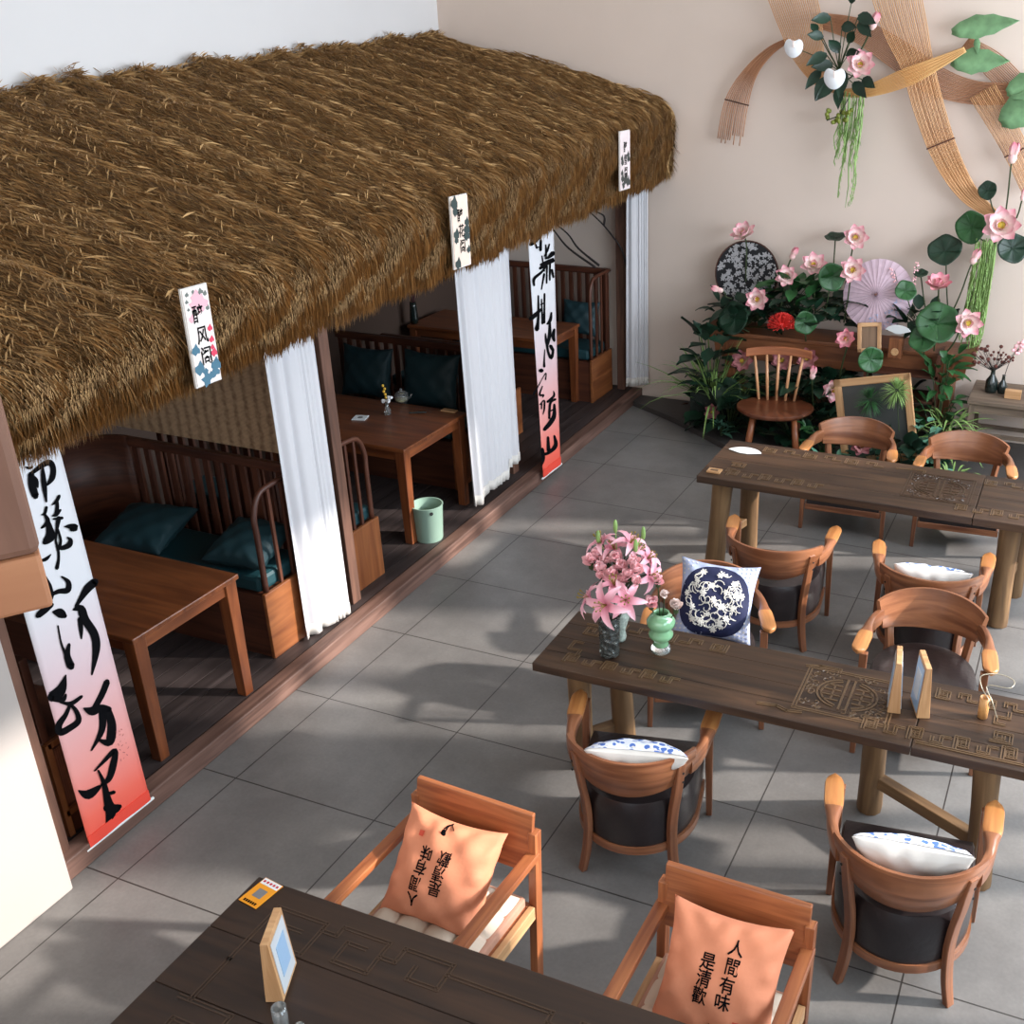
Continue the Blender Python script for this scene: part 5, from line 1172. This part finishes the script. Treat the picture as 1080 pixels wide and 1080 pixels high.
for (px, py, y, s, d, lb, b) in [(836, 270, 9.2, .075, (.5, -.1, 1), 'pink lotus bud right of the round black fan', (822, 300)), (759, 306, 9.1, .07, (-1, -.3, .3), 'pink lotus bud at the left of the round black fan', (772, 315)), (857, 396, 8.8, .075, (.1, 0, 1), 'pink lotus bud right of the spindle chair', (858, 440)), (1027, 274, 9.25, .085, (.4, 0, 1), 'dusky lotus bud on a tall stem beside the green hanging strands', (1004, 330)), (1068, 166, 9.3, .10, (.1, 0, 1), 'tall pink lotus bud above the largest lotus', (1061, 222)), (921, 26, 9.3, .085, (.4, -.1, 1), 'pink lotus bud high on the bamboo wall ornament', (903, 60)), (1079, 208, 9.3, .06, (.2, 0, 1), 'pink lotus bud cut by the right edge beside the largest lotus', (1072, 230))]:
    bud(ony(px, py, y), d, s, M_lotusp, lb, ony(b[0], b[1], y+.05))
for (px, py, y, r, d, lb, b, mt) in [(775, 336, 9.0, .15, (-.3, -1, .5), 'large dark lotus leaf at the left end of the console', (790, 350), M_leafd), (997, 265, 9.3, .14, (-.1, -.7, .6), 'dark oval lotus leaf on a tall stem right of the parasol', (1000, 330), M_leafd), (989, 341, 9.0, .17, (.1, -1, .6), 'wide green lotus leaf at the right end of the console', (985, 370), M_leaf), (974, 357, 8.95, .12, (-.2, -1, .6), 'smaller green lotus leaf overlapping the console front', (975, 375), M_leaf), (877, 292, 9.15, .12, (.5, -1, .1), 'bright green lotus leaf left of the parasol', (870, 330), M_leaf), (881, 251, 9.3, .09, (0, -.25, 1), 'small dark lotus leaf seen edge on beside the highest lotus', (878, 300), M_leafd), (849, 340, 9.0, .10, (.5, -1, .1), 'green lotus leaf right of the red pompon flower', (850, 360), M_leaf), (955, 307, 9.1, .09, (.3, -.8, .6), 'green lotus leaf right of the parasol rim', (965, 335), M_leaf), (918, 379, 8.75, .11, (.6, -1, .1), 'bright green lotus leaf beside the small framed picture', (910, 420), M_leaf), (1025, 240, 9.3, .13, (-.3, -1, .2), 'green lotus leaf left of the largest lotus', (1040, 255), M_leaf), (971, 289, 9.2, .06, (0, -.4, 1), 'small dark seed pod leaf on a stem right of the parasol', (978, 335), M_leafd), (768, 415, 8.8, .14, (-.2, -1, .5), 'dark lotus leaf in the greenery under the console left end', (775, 440), M_leafd), (1042, 201, 9.35, .075, (-.2, -1, .3), 'small dark round leaf on a thin stem by the bamboo ribbon', (1050, 225), M_leafd), (1068, 262, 9.35, .12, (.2, -1, .3), 'dark split leaf under the largest lotus', (1060, 250), M_leafd)]:
    pad(ony(px, py, y), d, r, lb, ony(b[0], b[1], y+.08), mt)
# pink heather sprigs
for (px, py, b, lb) in ((943, 292, (958, 335), 'thin pink sprig leaning left above the parasol rim'), (966, 285, (960, 330), 'upright thin pink sprig between the parasol and the oval leaf')):
    c = ony(px, py, 9.2); q = ony(*b, 9.2)-c; t = thing('flower_sprig', lb, 'flowers', c, 0, 'thin pink sprigs'); MB().tube([(0, 0, .05), q*.4, q], .003, 5).build('stem', M_stem, t); m = MB()
    for i in range(26): f = random.uniform(-.4, .8); m.ball(Vector((random.uniform(-.015, .015), random.uniform(-.015, .015), .0))+q*f*.5, .008, 5, 4)
    m.build('blossoms', M_carn, t)
# red pompon
c = ony(824, 343, 8.95); t = thing('red_pompon_flower', 'spiky bright red flower on the console behind the spindle chair', 'flower', c); m = MB(); R_ = random.Random(2)
for i in range(170):
    a, b = R_.uniform(0, 6.28), R_.uniform(-.4, 1.5); d = Vector((math.cos(a)*math.cos(b), math.sin(a)*math.cos(b), math.sin(b)*.8)); m.tube([d*.03, d*.09, d*.125+Vector((0, 0, .012))], [.004, .003, .005], 4)
m.build('petals', M_redpom, t); m = MB(); m.ball((0, 0, 0), .035); m.build('flower_centre', M_redpom, t)

# ================================================================== GREENERY
def at(px, py, y, z=None): p = ony(px, py, y); return (p.x, p.y, p.z if z is None else z)
leafy('leafy_plant', 'dense dark green leaves heaped on the console behind the red flower', 'plant', at(850, 345, 9.25), 70, .22, .13, .42, .28, M_leafd, 1, (-.1, 1.2), .4)
leafy('leafy_plant', 'dark leaves at the left end of the console under the round fan', 'plant', at(785, 345, 9.2), 46, .2, .12, .3, .22, M_leafd, 2, (-.1, 1.2), .4)
leafy('leafy_plant', 'broad mid green leaves under the pale pink lotus left of the parasol', 'plant', at(835, 330, 9.3), 34, .26, .14, .3, .3, M_leaf, 3, (0, 1.2), .35)
leafy('leafy_plant', 'dark leaves around the base of the oval leaf right of the parasol', 'plant', at(972, 352, 9.2), 44, .18, .11, .28, .2, M_leafd, 4, (-.1, 1.2), .4)
leafy('split_leaf_plant', 'dark split leaf plant in the corner left of the spindle chair', 'plant', at(748, 440, 8.95, .1), 30, .26, .15, .16, .85, M_leafd, 5, (-.2, 1.2), .25, wavy=.35)
leafy('grass_plant', 'spray of pale yellow green grass against the wall in the left corner', 'plant', at(752, 425, 8.95, .2), 110, .85, .02, .06, .12, M_leafl, 6, (.5, 1.45), .5, False)
leafy('leafy_plant', 'dark bushy greenery on the floor left of the spindle chair legs', 'plant', at(770, 448, 8.8, .05), 75, .2, .12, .36, .5, M_leafd, 7, (-.2, 1.2), .4)
leafy('variegated_plant', 'silvery striped plant low beside the kerb in the left corner', 'plant', at(760, 458, 8.68, .06), 18, .16, .04, .08, .12, M_silver, 8, (.1, 1.1), .5)
leafy('leafy_plant', 'dark greenery under the spindle chair', 'plant', at(835, 452, 8.85, .05), 90, .18, .11, .5, .35, M_leafd, 9, (-.1, 1.2), .4)
leafy('leafy_plant', 'brighter green foliage right of the spindle chair', 'plant', at(868, 462, 8.5, .06), 60, .12, .045, .2, .3, M_leaf, 10, (0, 1.3), .4)
leafy('leafy_plant', 'dark greenery filling the space under the console', 'plant', at(880, 430, 9.2, .1), 110, .24, .14, .75, .5, M_leafd, 11, (-.1, 1.2), .4)
leafy('leafy_plant', 'green leaves around the low lotus beside the small shelf', 'plant', at(880, 395, 9.05, .45), 40, .2, .13, .25, .2, M_leafd, 12, (-.3, 1.0), .4)
leafy('climbing_plant', 'upright green leafy plant growing at the right console leg', 'plant', at(988, 452, 8.95, .1), 60, .2, .085, .16, .85, M_leaf, 13, (.0, 1.3), .45)
leafy('fern', 'feathery green fern spreading low right of the console leg', 'fern', at(1000, 455, 8.8, .1), 70, .34, .022, .12, .35, M_leafl, 14, (.0, 1.2), .6, False)
leafy('variegated_plant', 'silver green variegated plant behind the far chairs', 'plant', at(965, 470, 8.45, .1), 46, .2, .10, .22, .4, M_silver, 15, (0, 1.2), .5)
leafy('leafy_plant', 'dark bushy greenery between the two far chairs', 'plant', at(955, 480, 8.3, .05), 70, .2, .12, .34, .36, M_leafd, 16, (-.1, 1.2), .4)
leafy('fern', 'bright green fern low behind the right far chair', 'fern', at(1005, 500, 8.15, .05), 60, .26, .02, .1, .16, M_leafl, 17, (.1, 1.2), .6, False)
leafy('leafy_plant', 'silvery and dark leaves seen under the arm of the left far chair', 'plant', at(900, 482, 8.15, .05), 40, .18, .1, .3, .16, M_silver, 18, (0, 1.0), .4)
for (px, py, lb) in ((946, 412, 'fluffy pale green tuft inside the wooden frame'), (918, 422, 'smaller green tuft left inside the wooden frame')):
    c = ony(px, py, 8.25); t = thing('grass_tuft', lb, 'plant', c, 0, 'fluffy tufts'); m = MB(); R_ = random.Random(px)
    for i in range(160): a, b = R_.uniform(0, 6.28), R_.uniform(-1.3, 1.5); d = Vector((math.cos(a)*math.cos(b), math.sin(a)*math.cos(b), math.sin(b))); leaf(m, d*.02, d, .12, .009, .2, n=2)
    m.build('blades', M_leafl if px == 946 else M_leaf, t); MB().tube([(0, 0, 0), (.04, .05, -.35)], .004, 5).build('stem', M_stem, t)
# dead brown leaf on the floor
o = MB(); leaf(o, (0, 0, .0), (1, .2, .1), .22, .09, -.1); tag(o.build('dry_leaf', plain('dry_leaf', srgb(94, 60, 44), .8), smooth=True, solid=.003, loc=(*onz(702, 430)[:2], .012)), 'curled dry brown leaf on the floor by the wall corner', 'leaf')
# dark planter box in the corner
tag(MB().box((0, 0, .19), (.34, .3, .38)).build('planter_box', M_moss, loc=(-3.02, 8.98, .05), bevel=.01), 'dark square planter in the corner under the grass', 'planter')

# ================================================================== WALL ORNAMENT
t = thing('bamboo_wall_ornament', 'sweeping ribbons of thin bamboo strips mounted on the beige wall', 'wall ornament', (-1.1, YB-.1, 3.0)); I = Matrix.Translation((1.1, -YB+.1, -3.0))
def ribbon(ctrl, n, mat, r=.0042, loose=0, tie=None):
    """ctrl: (px, py, width px, depth from the wall)"""
    P = smoothline(ctrl, 7); m = MB()
    for j in range(n):
        f = j/(n-1)-.5; pts = []
        for i, p in enumerate(P):
            a = P[min(i+1, len(P)-1)]; b = P[max(i-1, 0)]; d = np.array([a[0]-b[0], a[1]-b[1]]); d /= np.linalg.norm(d)+1e-9
            q = (p[0]-d[1]*p[2]*f, p[1]+d[0]*p[2]*f); pts.append(ony(q[0], q[1], YB-.02-p[3]-.03*math.sin(f*3+i*.1)*0-.012*math.sin(j*2.3)))
        if loose: pts = pts[:len(pts)-random.randint(0, 2)]
        m.tube(pts, r, 4)
    m.tr(I).build('bamboo_ribbon', mat, t, smooth=True)
    if tie is not None:
        i = int(tie*(len(P)-1)); p = P[i]; a = P[min(i+1, len(P)-1)]; d = np.array([a[0]-p[0], a[1]-p[1]]); d /= np.linalg.norm(d)
        mm = MB(); mm.tube([ony(p[0]-d[1]*p[2]*f, p[1]+d[0]*p[2]*f, YB-.045-p[3]) for f in (-.55, 0, .55)], .006, 5); mm.tr(I).build('tie', M_bench, t)
ribbon([(866, 22, 16, .05), (905, 32, 24, .06), (945, 56, 30, .06), (985, 84, 30, .06), (1030, 98, 24, .07), (1085, 98, 20, .08)], 18, M_bambood)
ribbon([(1018, 45, 14, .05), (1045, 66, 26, .06), (1070, 90, 26, .06), (1095, 116, 24, .06)], 14, M_bambood)
ribbon([(832, -14, 50, .16), (843, 20, 46, .16), (852, 55, 34, .15), (866, 84, 16, .14), (890, 97, 7, .14)], 24, M_bamboo)
ribbon([(884, 98, 6, .17), (915, 96, 12, .2), (955, 82, 18, .22), (990, 66, 12, .22), (1018, 52, 5, .2)], 14, M_bamboo2)
ribbon([(943, -14, 52, .12), (955, 30, 46, .13), (968, 70, 34, .13), (980, 115, 32, .13), (998, 165, 28, .12), (1022, 205, 20, .11), (1052, 228, 8, .1)], 24, M_bamboo, tie=.62)
ribbon([(1036, 96, 30, .09), (1056, 130, 28, .1), (1072, 160, 26, .1), (1090, 200, 24, .1)], 16, M_bamboo, tie=.7)
ribbon([(832, 42, 4, .12), (812, 54, 8, .1), (792, 76, 14, .08), (777, 108, 24, .06), (769, 152, 26, .05)], 13, M_bambood, .005, 1, tie=.78)
t = thing('flower_cluster_leaves', 'dark green leaves around the lotus on the bamboo wall ornament', 'leaves', ony(885, 74, 9.3)); m = MB(); ms = MB(); R_ = random.Random(31)
for (px, py, dx, dy, L_) in ((878, 70, -1, -.2, .22), (885, 55, -.6, -1, .2), (868, 40, -1, -.5, .18), (876, 20, -1.2, -.2, .2), (888, 30, 1, -.3, .2), (905, 25, 1, .5, .2), (895, 45, .5, -1, .18), (872, 58, -1, .3, .22), (870, 82, -.4, 1, .2), (885, 92, .2, 1, .2), (900, 88, 1, .5, .22), (890, 75, 0, 1, .24), (866, 75, -1, 1, .2), (898, 3, .2, -1, .16), (893, 60, 1, -.6, .2), (862, 33, -.5, -1, .14), (905, 18, 1.2, .1, .22), (880, 88, -.8, .6, .22), (910, 84, 1, .2, .2)):
    b = ony(px, py, 9.28)-ony(885, 74, 9.3); leaf(m, b, (dx, -.5-.3*R_.random(), -dy), L_*.85, L_*.45, .2, (0, -1, .3)); ms.tube([(0, 0, 0), b*.5+Vector((0, -.02, 0)), b], .004, 4)
m.build('leaves', M_leafd, t, smooth=True); ms.build('stems', M_stem, t)
def strands(px0, px1, py0, lo, hi, n, label, seed):
    R_ = random.Random(seed); c = ony((px0+px1)/2, py0, 9.3); t = thing('hanging_greenery', label, 'plant', c, 0, 'hanging green strands'); m = MB()
    for i in range(n):
        f = R_.random(); a = ony(px0+(px1-px0)*f, py0+R_.uniform(-4, 4), 9.3+R_.uniform(-.05, .05))-c; L_ = R_.uniform(lo, hi)
        pts = [a+Vector((R_.uniform(-.03, .03)*q-.04*q*q, R_.uniform(-.01, .01), -L_*q)) for q in (0, .2, .4, .6, .8, 1)]; m.tube(pts, [.004, .006, .006, .006, .005, .002], 4)
        for q in range(16): k_ = R_.random(); s = a+Vector((-.04*k_*k_, 0, -L_*k_)); leaf(m, s, (R_.uniform(-.5, .5), R_.uniform(-.5, .1), -1), .045, .012, .1, n=2)
    m.build('strands', M_leafl, t); return t
strands(886, 912, 100, .35, .95, 18, 'green string plant strands hanging below the upper lotus', 1)
strands(1028, 1052, 255, .6, 1.05, 42, 'thick green string plant strands hanging below the largest lotus', 2)
c = ony(885, 122, 9.25); t = thing('berry_sprig', 'yellow green berry sprig under the bamboo ornament', 'plant', c); m = MB()
for i in range(26): m.ball((random.uniform(-.11, .09), random.uniform(-.04, .04), random.uniform(-.05, .05)+.4*0), .018, 7, 5)
m.build('berries', plain('berry_green', srgb(112, 122, 40), .5), t, smooth=True); MB().tube([(-.1, 0, -.04), (0, 0, 0), (.08, 0, .16)], .005, 5).build('stem', M_stem, t)
def anthurium(px, py, s, b, label):
    c = ony(px, py, 9.1); t = thing('anthurium', label, 'flower', c, 0, 'white anthuriums'); R = look((.1, -1, .2), (1, 0, 0))
    P = [R@Vector((s*math.sin(a)*(1+.12*math.cos(a)), s*(math.cos(a)-.45*math.exp(-(math.sin(a/2)*5)**2)), .02*math.cos(a))) for a in [2*PI*i/32 for i in range(32)]]
    m = MB(); m.add([R@Vector((0, 0, -.012))]+P, [(0, i+1, (i+1) % 32+1) for i in range(32)]); m.build('spathe', M_anth, t, smooth=True, solid=.003)
    MB().tube([(0, -.005, 0), (0, -.03, .05)], .006, 6).build('spadix', M_carnw, t); q = ony(*b, 9.35)-c; MB().tube([(0, .01, 0), q*.5, q], .004, 5).build('stem', M_stem, t)
anthurium(837, 50, .075, (862, 60), 'white anthurium at the left side of the bamboo ornament'); anthurium(880, 82, .085, (888, 75), 'white anthurium below the dark leaves of the bamboo ornament')
def silk(ps, label):
    c = ony(*ps[0][:2], 9.42); t = thing('silk_leaf_pair', label, 'leaf ornament', c, 0, 'pale green leaf ornaments')
    for (px, py, dx, dy, L_, W) in ps: m = MB(); leaf(m, ony(px, py, 9.42)-c, (dx, -.15, -dy), L_, W, .05, (0, -1, .2), n=8, wavy=.08); m.build('leaf_blade', M_silk, t, smooth=True, solid=.002)
silk([(1004, 34, 1.2, -.25, .52, .17), (1003, 66, 1.2, -.1, .46, .19), (1030, 40, .1, .4, .12, .05)], 'pale green butterfly shaped leaf pair at the top right of the wall')
silk([(1062, 98, 1.2, -.5, .35, .2), (1056, 130, .8, -.6, .45, .26)], 'pale green leaf pair cut by the right edge of the view')
# branches in the far booth
t = thing('bare_branch', 'bare dark branches rising against the wall in the farthest booth', 'branch', (-4.6, 9.35, 1.2)); I = Matrix.Translation((4.6, -9.35, -1.2))
for ctrl in ([(632, 280), (610, 262), (598, 246), (575, 228)], [(628, 282), (600, 262), (585, 244), (570, 225)], [(661, 282), (655, 262), (637, 238), (618, 220)], [(637, 238), (637, 228), (628, 223)]):
    m = MB(); pts = smoothline([tuple(ony(*q, 9.4)) for q in ctrl], 5); m.tube(pts, np.linspace(.012, .005, len(pts)).tolist(), 6); m.tr(I).build('branch', M_branch, t, smooth=True)

# ================================================================== BOUQUETS ON THE MIDDLE TABLE
def vase_at(px, py, name, prof, mat, label, auto=None, n=28):
    p = onz(px, py, TZ); o = MB().lathe(prof, n).build(name, mat, smooth=True, loc=(p.x, p.y, TZ)); tag(o, label, 'vase', None); return Vector((p.x, p.y, TZ))
v1 = vase_at(643, 690, 'glass_vase', [(0, 0), (.043, 0), (.047, .01), (.05, .17), (.053, .21), (.047, .21), (.043, .02), (0, .02)], M_smoke, 'smoky clear textured glass vase holding pink lilies', n=20)
v2 = vase_at(653, 674, 'mosaic_vase', [(0, 0), (.032, 0), (.036, .02), (.03, .05), (.052, .13), (.058, .18), (.04, .24), (.03, .26), (.034, .275), (.027, .275), (.025, .25), (.05, .18), (.03, .06), (0, .02)], M_patvase, 'white and grey green patterned vase behind the glass vase')
t3p = onz(697, 686, TZ); t = thing('mint_vase', 'mint green ribbed vase with three carnations', 'vase', (t3p.x, t3p.y, TZ)); v3 = Vector((t3p.x, t3p.y, TZ))
MB().lathe([(.032, .028), (.038, .04), (.036, .055), (.042, .065), (.058, .085), (.058, .10), (.044, .118), (.046, .124), (.066, .142), (.068, .165), (.052, .19), (.038, .20), (.040, .208), (.034, .208), (.034, .19), (.05, .16), (.03, .04), (0, .035)], 32).build('vase_body', M_greenv, t, smooth=True)
MB().lathe([(0, 0), (.046, 0), (.047, .006), (.044, .026), (.036, .034), (0, .034)], 28).build('glass_foot', M_clear, t, smooth=True)
def lily(px, py, y, d, s, src, label=None):
    c = ony(px, py, y); t = thing('lily', label or 'open pink lily in the bouquet', 'flower', c, 0, 'pink lilies' if not label else None); R = frame_to(d); m = MB(); a0 = random.random()
    for i in range(6): petal(m, R, i*PI/3+a0, .75 if i % 2 else .6, s*1.15, s*.42, .25, -.55, base=.2)
    m.build('petals', M_lily, t, smooth=True); m = MB()
    for i in range(6): a = i*PI/3+.4; m.tube([(0, 0, 0), R@Vector((s*.1*math.cos(a), s*.1*math.sin(a), s*.4)), R@Vector((s*.22*math.cos(a), s*.22*math.sin(a), s*.72))], .0016, 4); m.ball(R@Vector((s*.22*math.cos(a), s*.22*math.sin(a), s*.72)), .005, 5, 4)
    m.build('stamens', plain('lily_stamen', srgb(140, 120, 50), .6) if 'lily_stamen' not in MATS else MATS['lily_stamen'], t)
    q = src-c; MB().tube(smoothline([(0, 0, 0), tuple(-Vector(d).normalized()*s*.5+q*.2), tuple(q)], 5), .0035, 5).build('stem', M_stem, t)
    return t
def carnation(px, py, y, r, src, white=False, label=None):
    c = ony(px, py, y); t = thing('carnation', label or 'ruffled pink carnation in the bouquet', 'flower', c, 0, 'pink carnations' if not label else None); m = MB(); R_ = random.Random(px*7+py)
    for k_ in range(26):
        a, e = R_.uniform(0, 6.28), R_.uniform(.0, 1.5); R = frame_to((R_.uniform(-.5, .5), R_.uniform(-.8, .1), .8))
        petal(m, R, a, e, r*R_.uniform(.8, 1.05), r*.95, .25, .3, n=4, base=.3, tip=.6)
    m.build('petals', M_carnw if white else M_carn, t, smooth=True); m = MB(); m.lathe([(0, -r*1.0), (r*.3, -r*.7), (r*.35, 0), (0, .0)], 8); m.build('calyx', M_stem, t)
    q = src-c; MB().tube(smoothline([(0, 0, -r*.5), tuple(q*.5+Vector((0, 0, -.02))), tuple(q)], 5), .003, 5).build('stem', M_stem, t); return t
y1, y2 = v1.y, v2.y
for a in [(640, 638, y1-.06, (-.2, -1, .35), .105, None), (660, 633, y1-.02, (.3, -.8, .5), .09, None), (624, 632, y1+.02, (-.9, -.4, .5), .09, None), (648, 618, y1+.01, (0, -.3, 1), .08, None)]: lily(a[0], a[1], a[2], a[3], a[4], v1+Vector((0, 0, .06)))
for a in [(636, 574, y2+.02, (-.5, -.1, 1), .085), (664, 574, y2+.04, (.5, 0, 1), .085), (648, 580, y2+.03, (-.1, -.2, 1), .08), (682, 590, y2+.03, (.9, -.1, .9), .075), (684, 606, y2-.0, (1, -.4, .3), .085), (672, 584, y2+.03, (.5, .1, 1), .07)]: lily(*a, v2+Vector((0, 0, .22)))
for (px, py, dy, r) in [(624, 592, 0, .045), (634, 600, -.03, .04), (645, 606, -.05, .04), (655, 598, -.02, .042), (664, 607, -.05, .042), (671, 602, -.03, .042), (650, 590, 0, .04), (658, 612, -.06, .036), (636, 608, -.04, .036), (668, 594, .0, .04), (641, 592, .02, .04), (630, 585, .03, .036), (672, 614, -.06, .034), (646, 615, -.07, .032)]: carnation(px, py, y2+dy-.04, r*1.12, v2+Vector((0, 0, .22)))
carnation(687, 636, v3.y-.02, .042, v3+Vector((0, 0, .12)), False, 'pink carnation at the left of the mint vase'); carnation(694, 613, v3.y, .038, v3+Vector((0, 0, .12)), False, 'pink carnation highest above the mint vase'); carnation(713, 640, v3.y, .042, v3+Vector((0, 0, .12)), True, 'pale white carnation at the right of the mint vase'); carnation(701, 627, v3.y-.01, .028, v3+Vector((0, 0, .12)), True, 'small white carnation in the middle of the mint vase')
t = thing('bouquet_leaves', 'dark green leaves and buds among the pink bouquet', 'leaves', v2+Vector((0, 0, .25))); m = MB(); R_ = random.Random(12)
for i in range(34): a = R_.uniform(0, 6.28); leaf(m, (0, 0, R_.uniform(.0, .1)), (math.cos(a)*.6, math.sin(a)*.6, 1), R_.uniform(.1, .16), .02, .2)
m.build('leaves', M_leafd, t, smooth=True)
m = MB()
for (dx, dy, dz) in ((-.02, .02, .34), (.12, .02, .33), (.09, 0, .27), (-.1, 0, .28)): m.ball((dx, dy, dz), .016, 8, 6, (.7, .7, 2.2)); m.tube([(0, 0, .05), (dx, dy, dz)], .003, 4)
m.build('green_buds', M_leafl, t, smooth=True)

# ================================================================== LIGHT
sd = bpy.data.lights.new('sun', 'SUN'); sun = bpy.data.objects.new('sun', sd); COL.objects.link(sun)
el = math.radians(25); dh = Vector((-.935, -.352, 0)).normalized(); dr = Vector((dh.x*math.cos(el), dh.y*math.cos(el), -math.sin(el)))
sun.rotation_euler = look(-dr, (0, 0, 1) if False else (1, 0, 0)).to_euler(); sd.energy = SUN_E; sd.angle = math.radians(1.6); sd.color = (1, .93, .86); sun.location = (8, 8, 6)
def area(name, loc, dirn, sx, sy, e, col):
    d = bpy.data.lights.new(name, 'AREA'); d.shape = 'RECTANGLE'; d.size = sx; d.size_y = sy; d.energy = e; d.color = col
    o = bpy.data.objects.new(name, d); COL.objects.link(o); o.location = loc; o.rotation_euler = look(-Vector(dirn), (0, 1, 0) if abs(dirn[0]) > .5 else (1, 0, 0)).to_euler(); return o
area('window_and_fill_light', (XR-.06, 6.4, 3.0), (-1, 0, -.1), 5.6, 2.4, WIN_E, (.80, .90, 1.0))
area('window_and_fill_light', (XR-.06, 1.8, 2.6), (-1, .1, -.45), 4.2, 2.6, RIGHT_FILL_E, (.68, .86, 1.0))  # added bluish fill for the near right floor; the wall is solid here
area('rear_fill', (-1.5, -3.6, 3.6), (-.05, 1, -.1), 8, 3.2, BACK_E, (1, .93, .86))  # added warm fill behind the camera, brightens the back wall
area('ceiling_fill', (-1.5, 4, ZC-.05), (0, 0, -1), 6, 8, TOP_E, (1, .92, .85))  # added overhead fill for weak ambient light, not a ceiling lamp
W_ = bpy.data.worlds.new('world'); S.world = W_; W_.use_nodes = True; bg = W_.node_tree.nodes['Background']; bg.inputs['Color'].default_value = (.75, .86, 1, 1); bg.inputs['Strength'].default_value = 1.0
S.view_settings.view_transform = 'Standard'; S.view_settings.look = 'None'; S.view_settings.gamma = 1; S.view_settings.use_curve_mapping = False; S.view_settings.exposure = 0
